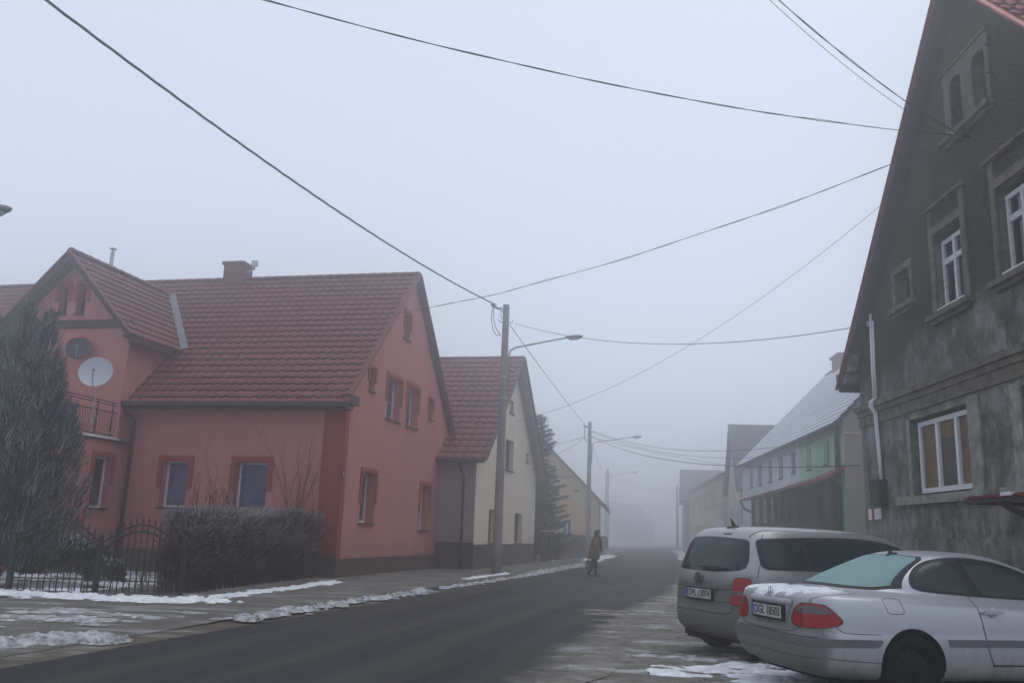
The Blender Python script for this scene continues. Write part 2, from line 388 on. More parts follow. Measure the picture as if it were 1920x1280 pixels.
# sandy gutter, kerb and pavement on the left
strip('road_gutter', offs(RL, .58), offs(RL, -.10), -.002, M_['verge_dirt'])
kb = MB(); K0 = offs(RL, .40); K1 = offs(RL, .54)
for i in range(len(K0) - 1):
    if K0[i][1] < 15.5 or K0[i][1] > 110: continue
    a, b, c, d = K0[i], K0[i + 1], K1[i + 1], K1[i]
    kb.hexa([(a[0], a[1], -.02), (b[0], b[1], -.02), (c[0], c[1], -.02), (d[0], d[1], -.02)], [(a[0], a[1], .075), (b[0], b[1], .075), (c[0], c[1], .08), (d[0], d[1], .08)])
ko = kb.build('kerb', M_['kerb']); tag(ko, kind='structure')
W0 = offs(RL, .54); W1 = offs(RL, 5.2)
pv = MB()
for i in range(len(W0) - 1):
    def hh(p, inner):
        return (.072 if p[1] > 17 else .004 + .068 * max(0, min(1, (p[1] - 12) / 5.0))) if inner or True else 0
    a, b, c, d = W0[i], W0[i + 1], W1[i + 1], W1[i]
    pv.face([(a[0], a[1], hh(a, 1)), (d[0], d[1], hh(d, 1)), (c[0], c[1], hh(c, 1)), (b[0], b[1], hh(b, 1))][::-1])
po = pv.build('pavement', M_['pavement']); tag(po, kind='structure')
fc = MB(); FA = resamp(RR, 200) if len(RL) != len(RR) else RR
for (a, b) in zip(FA[:-1], FA[1:]):
    fc.face([(a[0] - .9, a[1], -.006), (b[0] - .9, b[1], -.006), (b[0] + 14, b[1], -.006), (a[0] + 14, a[1], -.006)][::-1])
fx0, fy0, fr_s = 1.2, 7.0, .06; nfx, nfy = 140, 190
def fh(x, y):
    w = min(1, (x - fx0) * 1.4, (fx0 + nfx * fr_s - x) * 2, (y - fy0) * 2, (fy0 + nfy * fr_s - y) * 2); w = max(0, w)
    return -.004 + w * (.010 + .016 * fbm(x * .9, y * 2.6, 3, 4) + .007 * fbm(x * 6, y * 6, 7, 3))
fc.add([(fx0 + i * fr_s, fy0 + j * fr_s, fh(fx0 + i * fr_s, fy0 + j * fr_s)) for i in range(nfx + 1) for j in range(nfy + 1)], [(i * (nfy + 1) + j, (i + 1) * (nfy + 1) + j, (i + 1) * (nfy + 1) + j + 1, i * (nfy + 1) + j + 1) for i in range(nfx) for j in range(nfy)])
fo = fc.build('forecourt', M_['forecourt']); tag(fo, kind='structure')

# ------------------------------------------------------------------ snow
def snow(name, bbox, f, res, m=None, label=None, z0=0.0):
    x0, x1, y0, y1 = bbox; nx = int((x1 - x0) / res) + 1; ny = int((y1 - y0) / res) + 1
    H = {}
    for i in range(nx):
        for j in range(ny):
            x = x0 + i * res; y = y0 + j * res; H[i, j] = f(x, y)
    b = MB(); idx = {}
    def vid(i, j):
        if (i, j) not in idx:
            idx[i, j] = len(b.v); b.v.append((x0 + i * res, y0 + j * res, z0 + max(H[i, j], -.012)))
        return idx[i, j]
    for i in range(nx - 1):
        for j in range(ny - 1):
            if max(H[i, j], H[i + 1, j], H[i, j + 1], H[i + 1, j + 1]) > 0:
                b.f.append((vid(i, j), vid(i + 1, j), vid(i + 1, j + 1), vid(i, j + 1))); b.m.append(0)
    o = b.build(name, m or M_['snow'], smooth=True); tag(o, kind='stuff', label=label); return o
def dseg(x, y, P):
    best = 1e9
    for (a, b) in zip(P[:-1], P[1:]):
        dx, dy = b[0] - a[0], b[1] - a[1]; t_ = max(0, min(1, ((x - a[0]) * dx + (y - a[1]) * dy) / (dx * dx + dy * dy)))
        d = math.hypot(x - a[0] - dx * t_, y - a[1] - dy * t_)
        if d < best: best = d
    return best
def ridge(P, w, h, nsc=2.0, seed=0, gap=0.0):
    def f(x, y):
        d = dseg(x, y, P)
        if d > w * 2.2: return -1
        k = fbm(x * nsc, y * nsc, seed, 5) * 1.5; k2 = noise.noise(Vector((x * .55, y * .55, seed + 9)))
        e = w * (1 + .8 * k + .6 * k2 - gap + .35 * noise.noise(Vector((x * 9, y * 9, seed)))) - d
        return min(1, max(-1, e / (w * .5))) * h * .62 * (.7 + 1.0 * fbm(x * 6, y * 6, seed + 3, 4)) if e > 0 else -1
    return f
BX = lambda P, m=.9: (min(p[0] for p in P) - m, max(p[0] for p in P) + m, min(p[1] for p in P) - m, max(p[1] for p in P) + m)
P_ = [(-12.5, 16.0), (-9.0, 16.15), (-7.2, 16.0), (-5.9, 15.9), (-5.1, 16.2)]
snow('snow_bank', BX(P_), ridge(P_, .34, .07, 2.4, 1, -.02), .04, label='long white snow strip in front of the wrought iron gate', z0=.07)
P_ = [(-5.3, 17.0), (-4.75, 19.5), (-4.25, 22.7)]
snow('snow_bank', BX(P_), ridge(P_, .24, .045, 2.8, 4, .12), .04, label='snow left along the foot of the hedge', z0=.072)
P_ = [(-6.6, 9.2), (-5.9, 10.1), (-5.3, 10.7), (-4.95, 11.0)]
snow('snow_bank', BX(P_), ridge(P_, .33, .10, 1.8, 12, -.1), .035, M_['snow_dirty'], 'lumpy grey and white snow heap at the near road edge', z0=.02)
KB = [p for p in offs(RL, .34) if 13.4 < p[1] < 22]
P_ = KB[::3]
snow('snow_bank', BX(P_), ridge(P_, .22, .085, 2.6, 15, .22), .04, M_['snow_dirty'], 'broken crusty snow line along the kerb before the pink house', z0=.04)
P_ = [p for p in offs(RL, .30) if 22 < p[1] < 31][::3]
snow('snow_bank', BX(P_), ridge(P_, .17, .08, 2.4, 19, .45), .045, M_['snow_dirty'], 'snow line along the kerb up to the near pole', z0=.04)
P_ = [p for p in offs(RL, .34) if 31 < p[1] < 45][::3]
snow('snow_bank', BX(P_), ridge(P_, .22, .12, 1.6, 23, .25), .06, M_['snow_dirty'], 'snow line along the kerb beyond the near pole', z0=.04)
P_ = [p for p in offs(RL, .6) if 49 < p[1] < 78][::3]
snow('snow_bank', BX(P_), ridge(P_, .34, .14, 1.3, 27, .0), .12, M_['snow'], 'far snow line along the left kerb at the bend', z0=.04)
P_ = [p for p in offs(RL, .95) if 26 < p[1] < 30.5][::3]
snow('snow_patch', BX(P_), ridge(P_, .14, .07, 2.6, 33, .25), .04, M_['snow'], 'small snow lumps on the pavement by the near pole', z0=.072)
P_ = [(12.9, 62), (14.9, 73), (17.4, 86), (20.2, 105)]
snow('snow_bank', BX(P_), ridge(P_, .5, .16, 1.3, 31, 0), .16, M_['snow'], 'far snow line along the right side of the road', z0=.0)
def field(cx, cy, rx, ry, thr, h, seed, sx=.9, sy=2.8):
    def f(x, y):
        d = math.hypot((x - cx) / rx, (y - cy) / ry)
        if d > 1.25: return -1
        v = fbm(x * sx, y * sy, seed, 5) * 1.3 + .35 * noise.noise(Vector((x * 6, y * 9, seed))) - thr - max(0, d - .55) * 1.1
        return min(1, v * 3.5) * h * (.75 + .6 * fbm(x * 7, y * 7, seed + 2, 3)) if v > 0 else -1
    return f
snow('snow_patch', (1.6, 5.2, 10.6, 12.2), field(3.2, 11.35, 1.7, .6, -.02, .022, 41), .025, M_['snow_dirty'], 'thin trampled snow streaks behind the family van', z0=.004)
snow('snow_patch', (1.6, 4.6, 8.3, 10.9), field(3.0, 9.9, 1.4, .85, -.22, .030, 47, .8, 2.0), .022, M_['snow'], 'trampled snow patch near the tail of the silver coupe', z0=.006)
snow('snow_patch', (-9.2, -4.0, 11.2, 15.6), field(-6.6, 13.4, 2.6, 1.5, .12, .016, 52, .7, 2.6), .035, M_['snow_dirty'], 'patchy slush spread over the drive before the gate', z0=.030)

# ------------------------------------------------------------------ building helpers
def wall_panel(mb, outline, holes, Mp, depth, m=0, mr=0):
    """outline/holes: lists of (s,z); Mp(s,d,z) -> local xyz, d positive outward"""
    polys = [[Vector((a, b, 0)) for a, b in outline]] + [[Vector((a, b, 0)) for a, b in h] for h in holes]
    flat = [p for q in polys for p in q]
    tris = tessellate_polygon(polys)
    base = len(mb.v); mb.v += [tuple(Mp(p.x, 0, p.y)) for p in flat]
    for t_ in tris: mb.f.append(tuple(base + i for i in t_)); mb.m.append(m)
    for h in holes:
        n = len(h)
        for i in range(n):
            a, b = h[i], h[(i + 1) % n]
            mb.face([Mp(a[0], 0, a[1]), Mp(b[0], 0, b[1]), Mp(b[0], -depth, b[1]), Mp(a[0], -depth, a[1])], mr)
def rect(s0, s1, z0, z1): return [(s0, z0), (s1, z0), (s1, z1), (s0, z1)]
def arch(s0, s1, z0, z1, rise, n=8):
    c = (s0 + s1) / 2; hw = (s1 - s0) / 2
    return [(s0, z0), (s1, z0)] + [(c + hw * math.cos(math.pi * k / n), z1 - rise + rise * math.sin(math.pi * k / n)) for k in range(n + 1)]
def window(parent, Mp, s0, s1, z0, z1, depth, pane='glass', frame='white', fw=.055, mull=(), trans=(), sill='sill', sill_o=.07, surround=None, label=None, sillsnow=False):
    b = MB(); d0, d1 = -depth - .02, -depth + .045
    for (a, c, e, f) in ((s0, s0 + fw, z0, z1), (s1 - fw, s1, z0, z1), (s0 + fw, s1 - fw, z0, z0 + fw), (s0 + fw, s1 - fw, z1 - fw, z1)):
        b.box(a, c, d0, d1, e, f, M=Mp)
    for q in mull: x = s0 + (s1 - s0) * q; b.box(x - fw * .55, x + fw * .55, d0, d1 + .012, z0 + fw, z1 - fw, M=Mp)
    for q in trans: x = z0 + (z1 - z0) * q; b.box(s0 + fw, s1 - fw, d0, d1 + .016, x - fw * .6, x + fw * .6, M=Mp)
    o = weld(b.build('window', M_[frame], parent))
    if label: o['label'] = label
    p = MB(); p.box(s0 + .01, s1 - .01, -depth - .05, -depth + .004, z0 + .01, z1 - .01, M=Mp); weld(p.build('pane', M_[pane], o))
    if sill:
        q = MB(); q.box(s0 - .05, s1 + .05, -depth + .05, sill_o, z0 - .05, z0 - .004, M=Mp); weld(q.build('sill', M_[sill], o))
    if surround:
        w, drop, m = surround; q = MB()
        q.box(s0 - w, s1 + w, 0, .035, z1, z1 + w, M=Mp)
        q.box(s0 - w, s0, 0, .035, z1 - drop, z1, M=Mp); q.box(s1, s1 + w, 0, .035, z1 - drop, z1, M=Mp)
        weld(q.build('surround', M_[m], o))
    if sillsnow:
        q = MB(); q.box(s0, s1, -depth + .08, sill_o - .02, z0 - .004, z0 + .03, M=Mp); weld(q.build('sill_snow', M_['snow'], o))
    return o
def tile_roof(parent, O, U, S, W, L, tw=.30, th=.335, amp=.030, step=.050, mats='tile', name='roof_tiles', keep=None, sub=6):
    O, U, S = Vector(O), Vector(U).normalized(), Vector(S).normalized(); N = U.cross(S).normalized()
    if N.z < 0: N = -N
    nu = max(2, int(round(W / tw * sub))); nr = max(1, int(round(L / th)))
    th = L / nr
    vs = []; fs = []; uvs = []
    def wave(u):
        t_ = (u / tw) % 1.0
        return amp * (math.sin(math.pi * t_ / .55) if t_ < .55 else -.45 * math.sin(math.pi * (t_ - .55) / .45))
    r2 = random.Random(3)
    for r in range(nr):
        b = len(vs); dj = {}
        for k, (v, hh) in enumerate(((r * th - .03, step), ((r + 1) * th, .0))):
            for j in range(nu + 1):
                u = j * W / nu; ti = int(u / tw)
                if (ti) not in dj: dj[ti] = (r2.uniform(-.004, .006), r2.uniform(-.007, .007))
                vs.append(O + U * u + S * (v + (dj[ti][1] if k == 0 else 0)) + N * (hh + wave(u) + dj[ti][0] * (1 - k) + .012))
        for j in range(nu):
            if keep and not keep(O + U * ((j + .5) * W / nu) + S * ((r + .5) * th)): continue
            fs.append((b + j, b + j + 1, b + nu + 1 + j + 1, b + nu + 1 + j)); u0 = j * W / nu / tw; u1 = (j + 1) * W / nu / tw
            u1 = min(u1, math.floor(u0 + 1e-4) + .999); uvs.append(((u0 + 1e-3, r + .01), (u1, r + .01), (u1, r + .99), (u0 + 1e-3, r + .99)))
        # front lip of the course
        b2 = len(vs)
        for j in range(nu + 1): vs.append(Vector(vs[b + j]) - N * (step + .012))
        for j in range(nu):
            if keep and not keep(O + U * ((j + .5) * W / nu) + S * ((r + .5) * th)): continue
            fs.append((b2 + j, b2 + j + 1, b + j + 1, b + j)); u0 = j * W / nu / tw; uvs.append(((u0, r + .01),) * 4)
    me = bpy.data.meshes.new(name); me.from_pydata([tuple(v) for v in vs], [], fs)
    me.materials.append(M_[mats]); uvl = me.uv_layers.new(name='UVMap'); i = 0
    for pl, q in zip(me.polygons, uvs):
        for c in q: uvl.data[i].uv = c; i += 1
    me.polygons.foreach_set('use_smooth', [len(set(q)) > 1 for q in uvs])
    o = bpy.data.objects.new(name, me); COL.objects.link(o); o.parent = parent; return o
def ridge_caps(parent, A, B, r=.12, L=.38, m='verge', name='ridge_tiles'):
    A, B = Vector(A), Vector(B); D = B - A; n = max(1, int(D.length / L)); t_ = D.normalized(); up = Vector((0, 0, 1)); e = t_.cross(up).normalized(); up = e.cross(t_)
    mb = MB()
    for i in range(n):
        p = A + D * (i / n); q = A + D * ((i + 1.12) / n); r0, r1 = r * 1.12, r * .94; vs = []
        for (c, rr) in ((p, r0), (q, r1)):
            for k in range(9):
                a = math.pi * k / 8; vs.append(c + e * math.cos(a) * rr + up * (math.sin(a) * rr * .85))
        mb.add(vs, [(k, k + 1, 9 + k + 1, 9 + k) for k in range(8)] + [tuple(range(9))])
    return mb.build(name, M_[m], parent)
def slab(parent, name, pts, th, m, mats=None):
    """flat polygon slab: pts (3D) top, thickness th downward"""
    b = MB(); b.hexa([(p[0], p[1], p[2] - th) for p in pts], pts); return weld(b.build(name, M_[m] if isinstance(m, str) else m, parent))
def bar(mb, a, b, w, h, m=0, up=(0, 0, 1)):
    a, b = Vector(a), Vector(b); t_ = (b - a).normalized(); e = t_.cross(Vector(up)).normalized() * w / 2; n = e.cross(t_).normalized() * h / 2
    mb.hexa([a - e - n, a + e - n, a + e + n, a - e + n], [b - e - n, b + e - n, b + e + n, b - e + n], m)
def pipe(parent, pts, r=.05, m='gutter', name='downpipe'):
    b = MB(); b.tube(pts, r, 10); return b.build(name, M_[m], parent, smooth=True)

# ================================================================== PINK HOUSE
PK = empty('house', (-4.57, 24.37, 0), 13)
tag(PK, 'pink rendered house with red tiled roof and small gabled wing', 'house')
MG = lambda s, d, z: Vector((s, -d, z))          # gable wall, y = 0, outward -y
ML = lambda s, d, z: Vector((-d, s, z))          # long wall, x = 0, outward -x
PW, PR, PE = 10.0, 10.02, 5.12
SL = (PR - PE) / (PW / 2)
gw = [(1.55, 1.95, 5.42, 6.10)]
wl_ = [('g', 1.5, 2.6, 1.56, 3.02), ('g', 6.9, 7.95, 1.42, 2.95), ('u', 3.07, 4.35, 4.82, 6.16), ('u', 4.95, 6.12, 4.82, 6.18), ('s', 1.5, 1.98, 5.46, 6.1), ('s', 7.3, 7.82, 5.36, 6.06), ('t', 4.22, 4.86, 7.66, 8.55)]
mb = MB()
wall_panel(mb, [(0, .0), (PW, .0), (PW, PE), (PW / 2, PR - .12), (0, PE)], [rect(a, b, c, d) for _, a, b, c, d in wl_], MG, .32)
lw = [(4.72, 5.55, 1.80, 3.12), (2.22, 3.22, 1.80, 3.12)]
wall_panel(mb, [(0, 0), (17, 0), (17, PE), (0, PE)], [rect(*w) for w in lw], ML, .30)
mb.face([(PW, 0, 0), (PW, 17, 0), (PW, 17, PE), (PW, 0, PE)]); mb.face([(0, 17, 0), (PW, 17, 0), (PW, 17, PE), (PW / 2, 17, PR), (0, 17, PE)])
weld(mb.build('wall', M_['pink'], PK))
pb = MB(); pb.box(-.02, PW + .02, -.03, .02, -.03, .56); pb.box(-.03, .02, -.03, 17, -.03, .62); pb.build('plinth', M_['plinth_brown'], PK)
cb = MB(); cb.box(-.012, .02, .0, .62, .62, PE - .05); cb.box(-.012, .28, -.014, .02, .56, PE); cb.box(PW - .22, PW + .012, -.014, .02, .56, PE); split_loose(cb.build('corner_band', M_['trim'], PK))
for k, a, b, c, d in wl_:
    su = (.13, (d - c) * .62, 'trim')
    if k == 'g': window(PK, MG, a, b, c, d, .32, 'curtain_dark', surround=su)
    elif k == 'u': window(PK, MG, a, b, c, d, .30, 'curtain_dark', surround=su, mull=(.5,))
    else: window(PK, MG, a, b, c, d, .30, 'glass', 'trim', surround=(.10, (d - c) * .62, 'trim'))
for a, b, c, d in lw: window(PK, ML, a, b, c, d, .28, 'curtain_blue', surround=(.15, .80, 'trim'))
EO = .38
nl = Vector((0, 1, 0)); Sl = Vector((1, 0, SL)).normalized(); Llen = math.hypot(PW / 2 + EO, (PW / 2 + EO) * SL)
slab(PK, 'roof', [(-EO, -.14, PE - EO * SL), (PW / 2, -.14, PR), (PW / 2, 17.2, PR), (-EO, 17.2, PE - EO * SL)], .13, 'gutter')
slab(PK, 'roof', [(PW + EO, -.14, PE - EO * SL), (PW + EO, 17.2, PE - EO * SL), (PW / 2, 17.2, PR), (PW / 2, -.14, PR)], .13, 'gutter')
tile_roof(PK, (-EO - .05, 17.2, PE - EO * SL - .05), (0, -1, 0), Sl, 17.33, Llen + .04)
tile_roof(PK, (PW + EO, -.14, PE - EO * SL), (0, 1, 0), (-1, 0, SL), 17.45, Llen, sub=4)
ridge_caps(PK, (PW / 2, -.16, PR + .02), (PW / 2, 17.2, PR + .02), .13, .40)
vb = MB()
bar(vb, (-EO - .08, -.165, PE - EO * SL + .02), (PW / 2, -.165, PR + .03), .07, .16, 0, (0, 1, 0)); bar(vb, (PW + EO + .05, -.165, PE - EO * SL + .02), (PW / 2, -.165, PR + .03), .07, .16, 0, (0, 1, 0))
weld(vb.build('verge_board', M_['verge'], PK))
gb = MB(); gb.box(-EO - .20, -EO - .02, -.20, 6.8, PE - EO - .10, PE - EO + .03)
gb.box(-EO - .0, .0, -.22, 6.8, PE - EO - .14, PE - EO - .05)
gb.box(-.33, .30, -.255, .0, PE - .36, PE - .10); gb.box(PW - .25, PW + .4, -.255, -.0, PE - .36, PE - .10)
split_loose(weld(gb.build('gutter', M_['gutter'], PK)))
pipe(PK, [(-EO - .1, 6.72, PE - EO - .1), (-EO - .08, 6.70, PE - EO - .30), (-.10, 6.62, PE - .85), (-.09, 6.62, 2.5), (-.09, 6.62, 0.0)], .055)
# chimney with antenna
ch = MB(); ch.box(PW / 2 - .35, PW / 2 + .35, 6.45, 7.2, PR - .5, PR + .52); ch.box(PW / 2 - .41, PW / 2 + .41, 6.39, 7.26, PR + .52, PR + .64); cho = weld(ch.build('chimney', M_['brick'], PK))
an = MB(); an.tube([(PW / 2 - .2, 6.39, PR + .25), (PW / 2 - .25, 6.2, PR + .26), (PW / 2 - .25, 6.08, PR + .34), (PW / 2 - .25, 6.05, PR + .50)], .02, 8)
an.box(PW / 2 - .33, PW / 2 - .20, 5.93, 6.13, PR + .46, PR + .66); ano = an.build('antenna', M_['white_old'], PK)
st_ = MB(); st_.tube([(3.9, 11.33, 8.6), (3.9, 11.33, 10.95)], .07, 12); st_.lathe([(.0, 11.12), (.13, 11.06), (.13, 11.03), (.05, 11.02)], 16, M=lambda x, y, z: (3.9 + x, 11.33 + y, z)); st_.tube([(3.9, 11.33, 10.95), (3.9, 11.33, 11.05)], .02, 6)
st_.build('flue_pipe', M_['steel'], PK)
# --- gabled wing
wa, w0, w1, we, wr_ = -.54, 6.79, 10.98, 7.0, 9.18
wc = (w0 + w1) / 2
MW = lambda s, d, z: Vector((wa - d, s, z))
mb = MB()
hl = [arch(8.49, 8.80, 7.42, 8.36, .16), arch(9.12, 9.43, 7.42, 8.36, .16), rect(9.0, 9.95, 3.75, 6.0)]
wall_panel(mb, [(w0, 3.4), (w1, 3.4), (w1, we), (wc, wr_), (w0, we)], hl, MW, .28)
mb.face([(wa, w0, 3.4), (4.5, w0, 3.4), (4.5, w0, we), (wa, w0, we)]); mb.face([(wa, w1, 3.4), (4.5, w1, 3.4), (4.5, w1, we), (wa, w1, we)])
# ground-floor extension carrying the terrace
MS = lambda s, d, z: Vector((s, w0 - d, z))
xe = -2.95
wall_panel(mb, [(xe, 0), (0.0, 0), (0.0, 3.62), (xe, 3.62)], [rect(-1.36, -.62, 1.70, 3.12)], MS, .30)
mb.face([(xe, w0, 0), (xe, 14, 0), (xe, 14, 3.62), (xe, w0, 3.62)]); mb.face([(xe, w0, 3.62), (xe, 14, 3.62), (0, 14, 3.62), (0, w0, 3.62)])
weld(mb.build('wing_wall', M_['pink'], PK))
window(PK, MS, -1.36, -.62, 1.70, 3.12, .24, 'glass', surround=(.13, .80, 'trim'))
window(PK, MW, 9.0, 9.95, 3.80, 6.0, .2, 'glass', surround=(.15, .9, 'trim'), sill=None)
for s0 in (8.49, 9.12):
    f = MB(); pts = arch(s0, s0 + .31, 7.42, 8.36, .16)
    f.face([MW(a, -.24, b) for a, b in pts]); wo_ = f.build('window', M_['glass'], PK)
    q = MB(); o1 = arch(s0 - .13, s0 + .44, 7.86, 8.52, .30, 10)[2:]; o2 = arch(s0, s0 + .31, 7.86, 8.36, .16, 10)[2:]
    for i in range(len(o1) - 1):
        q.hexa([MW(*x) for x in ((o1[i][0], 0, o1[i][1]), (o1[i + 1][0], 0, o1[i + 1][1]), (o2[i + 1][0], 0, o2[i + 1][1]), (o2[i][0], 0, o2[i][1]))], [MW(*x) for x in ((o1[i][0], .035, o1[i][1]), (o1[i + 1][0], .035, o1[i + 1][1]), (o2[i + 1][0], .035, o2[i + 1][1]), (o2[i][0], .035, o2[i][1]))])
    q.box(s0 - .13, s0, 0, .035, 7.8, 8.24, M=MW); q.box(s0 + .31, s0 + .44, 0, .035, 7.8, 8.24, M=MW)
    q.build('surround', M_['trim'], wo_)
    q = MB(); q.box(s0 - .04, s0 + .35, -.2, .06, 7.38, 7.42, M=MW); q.box(s0 + .14, s0 + .165, -.24, -.215, 7.42, 8.34, M=MW); q.build('sill', M_['gutter'], wo_)
wsl = (wr_ - we) / (wc - w0)
for sgn, y0 in ((1, w0), (-1, w1)):
    oy = y0 - sgn * .35; oz = we - .35 * wsl
    slab(PK, 'wing_roof', [(wa - .42, oy, oz + .06), (wa - .42, wc, wr_ + .06), (4.3, wc, wr_ + .06), (4.3, oy, oz + .06)], .12, 'gutter')
keepR = lambda p: p.z > PE + (p.x) * SL - .25
tile_roof(PK, (wa - .45, w0 - .38, we - .38 * wsl + .03), (1, 0, 0), (0, 1, wsl), 4.6, math.hypot(wc - w0 + .38, (wc - w0 + .38) * wsl), keep=keepR, name='wing_tiles')
tile_roof(PK, (4.15, w1 + .38, we - .38 * wsl + .03), (-1, 0, 0), (0, -1, wsl), 4.6, math.hypot(wc - w0 + .38, (wc - w0 + .38) * wsl), keep=keepR, name='wing_tiles')
ridge_caps(PK, (wa - .46, wc, wr_ + .10), (4.0, wc, wr_ + .10), .12, .38)
vb = MB()
for y0, sg in ((w0 - .38, 1), (w1 + .38, -1)):
    bar(vb, (wa - .46, y0, we - .38 * wsl + .06), (wa - .46, wc, wr_ + .10), .05, .18, 0, (1, 0, 0))
weld(vb.build('verge_tiles', M_['verge'], PK))
vb = MB()
for y0 in (w0 - .3, w1 + .3):
    bar(vb, (wa - .40, y0, we - .3 * wsl - .10), (wa - .40, wc, wr_ - .14), .06, .2, 0, (1, 0, 0))
vb.box(wa - .05, wa + .01, w0 - .02, w1 + .02, we - .04, we + .22); vb.box(wa - .38, 1.0, w0 - .40, w0 - .24, we - .56, we - .36); vb.box(wa - .36, 1.4, w0 - .26, w0 - .0, we - .40, we - .33)
weld(vb.build('fascia', M_['wood_dark'], PK))
# lead valley between wing roof and main roof
va = Vector(((wr_ - PE) / SL, wc, wr_ + .09)); z_l = we - .38 * wsl + .06; vb_ = Vector(((z_l - PE) / SL, w0 - .38, z_l + .06))
vm = MB(); dd = (vb_ - va).normalized()
for i in range(9):
    a = va + (vb_ - va) * i / 9; b = va + (vb_ - va) * (i + 1.05) / 9
    vm.face([a + Vector((-.10, .02, .04)), a + Vector((.05, -.15, .09)), b + Vector((.05, -.15, .085)), b + Vector((-.10, .02, .035))])
vm.build('valley_flashing', M_['lead'], PK)
# terrace railing
rb = MB(); yr = w0 + .06
for z_ in (4.68, 4.60, 4.40, 3.74): rb.tube([(-2.85, yr, z_), (-.60, yr, z_)], .016, 6)
for x_ in (-2.85, -1.45, -.80): rb.tube([(x_, yr, 3.62), (x_, yr, 4.68)], .022, 6)
for i in range(19):
    x_ = -2.75 + i * .113; rb.tube([(x_, yr - .0, 4.40), (x_ + .0, yr - .03, 4.25), (x_, yr - .10, 4.05), (x_, yr - .06, 3.88), (x_, yr, 3.74)], .009, 5, caps=False)
rbo = rb.build('terrace_railing', M_['iron'], PK)
tb = MB(); tb.box(xe - .02, -.5, w0 - .05, w0 + .3, 3.62, 3.68); weld(tb.build('terrace_edge', M_['snow'], PK))
tb = MB(); tb.box(xe - .02, .0, w0 - .06, w0, 3.56, 3.62); tb.build('drip_edge', M_['gutter'], PK)
nb = MB(); nb.box(.02, .15, -.032, -.014, 2.74, 2.94)
npo = nb.build('number_plate', M_['sign_blue'], PK)

def dish(name, loc, r, facing, m, label, stand):
    """round satellite dish; facing = world direction its bowl looks"""
    root = empty(name, loc); tag(root, label, 'satellite dish', 'satellite dishes on the pink house')
    F = Vector(facing).normalized(); A = F.orthogonal().normalized(); B = F.cross(A)
    b = MB()
    prof = [(r * k / 8, .22 * r * (k / 8) ** 2) for k in range(9)] + [(r * 1.02, .24 * r), (r * 1.02, .22 * r)] + [(r * k / 8, .22 * r * (k / 8) ** 2 - .012) for k in range(8, -1, -1)]
    b.lathe(prof, 40, M=lambda x, y, z: tuple(A * x + B * y + F * z)); b.build('bowl', m, root, smooth=True)
    c = MB(); low = Vector((0, 0, -r * .95)); low = low - F * low.dot(F); tip = F * r * .95 + Vector((0, 0, -.12 * r))
    c.tube([low, low + F * .1, tip], .016, 8); c.tube([tip, tip - F * .1], [.03, .045], 10); c.build('feed_arm', M_['steel'], root)
    s = MB(); s.tube([-F * .02, -F * .12] + [Vector(p) for p in stand], .022, 8); s.build('bracket', M_['steel'], root)
    return root
def pkw(x, y, z):
    a = R(13); X_ = Vector((math.sin(a), math.cos(a), 0)); Y_ = Vector((-math.cos(a), math.sin(a), 0)); return Vector((-4.57, 24.37, z)) + X_ * x + Y_ * y
dish('satellite_dish', pkw(-.84, 8.22, 6.26), .36, (.25, -1, .28), mat('dark_grey_dish', (.045, .048, .055), .5, .4), 'dark grey satellite dish high on the pink wing wall', [(.05, .30, -.05)])
dish('satellite_dish', pkw(-1.9, 6.68, 5.34), .44, (.18, -1, .30), mat('light_grey_dish', (.50, .52, .54), .5, .4), 'pale grey satellite dish on a post above the terrace railing', [(0, .12, -.3), (0, .12, -1.6)])
cbm = MB(); cbm.tube([pkw(-.84, 8.2, 6.0), pkw(-.7, 7.9, 5.6), pkw(-1.0, 7.6, 5.2), pkw(-1.8, 7.0, 5.0)], .009, 5); tag(cbm.build('cable', M_['white_old']), 'thin white cable hanging between the two satellite dishes', 'cable')

# ================================================================== CREAM HOUSE
CR = empty('house', (-1.15, 32.78, 0), 13)
tag(CR, 'cream house with grey plinth and red roof behind the near pole', 'house')
CW, CE, CRz = 11.5, 4.32, 9.02; cs = (CRz - CE) / (CW / 2)
cw = [(2.2, 3.3, 1.04, 2.3), (6.9, 8.5, 1.0, 2.28), (4.65, 6.2, 4.05, 5.35), (8.9, 9.55, 4.68, 5.12), (5.15, 5.9, 6.55, 7.1)]
mb = MB(); wall_panel(mb, [(0, .95), (CW, .95), (CW, CE), (CW / 2, CRz - .12), (0, CE)], [rect(*w) for w in cw], MG, .26)
mb.face([(CW, 0, 0), (CW, 12, 0), (CW, 12, CE), (CW, 0, CE)])
weld(mb.build('wall', M_['cream'], CR))
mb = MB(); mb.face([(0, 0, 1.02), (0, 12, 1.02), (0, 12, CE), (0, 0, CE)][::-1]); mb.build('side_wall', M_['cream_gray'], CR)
mb = MB(); mb.box(-.0, CW + .01, -.014, .05, -.03, .95); mb.build('plinth', M_['plinth_gray'], CR)
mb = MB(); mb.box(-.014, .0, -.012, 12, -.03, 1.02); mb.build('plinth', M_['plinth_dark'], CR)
for i, (a, b, c, d) in enumerate(cw):
    window(CR, MG, a, b, c, d, .24, 'curtain_dark' if i < 3 else 'glass', 'brown_frame', fw=.07, mull=(.5,) if b - a > 1.2 else ())
Sl = Vector((1, 0, cs)).normalized(); LL = math.hypot(CW / 2 + .35, (CW / 2 + .35) * cs)
slab(CR, 'roof', [(-.35, -.42, CE - .35 * cs), (CW / 2, -.42, CRz), (CW / 2, 12, CRz), (-.35, 12, CE - .35 * cs)], .12, 'cream_gray')
slab(CR, 'roof', [(CW + .35, -.42, CE - .35 * cs), (CW + .35, 12, CE - .35 * cs), (CW / 2, 12, CRz), (CW / 2, -.42, CRz)], .12, 'cream_gray')
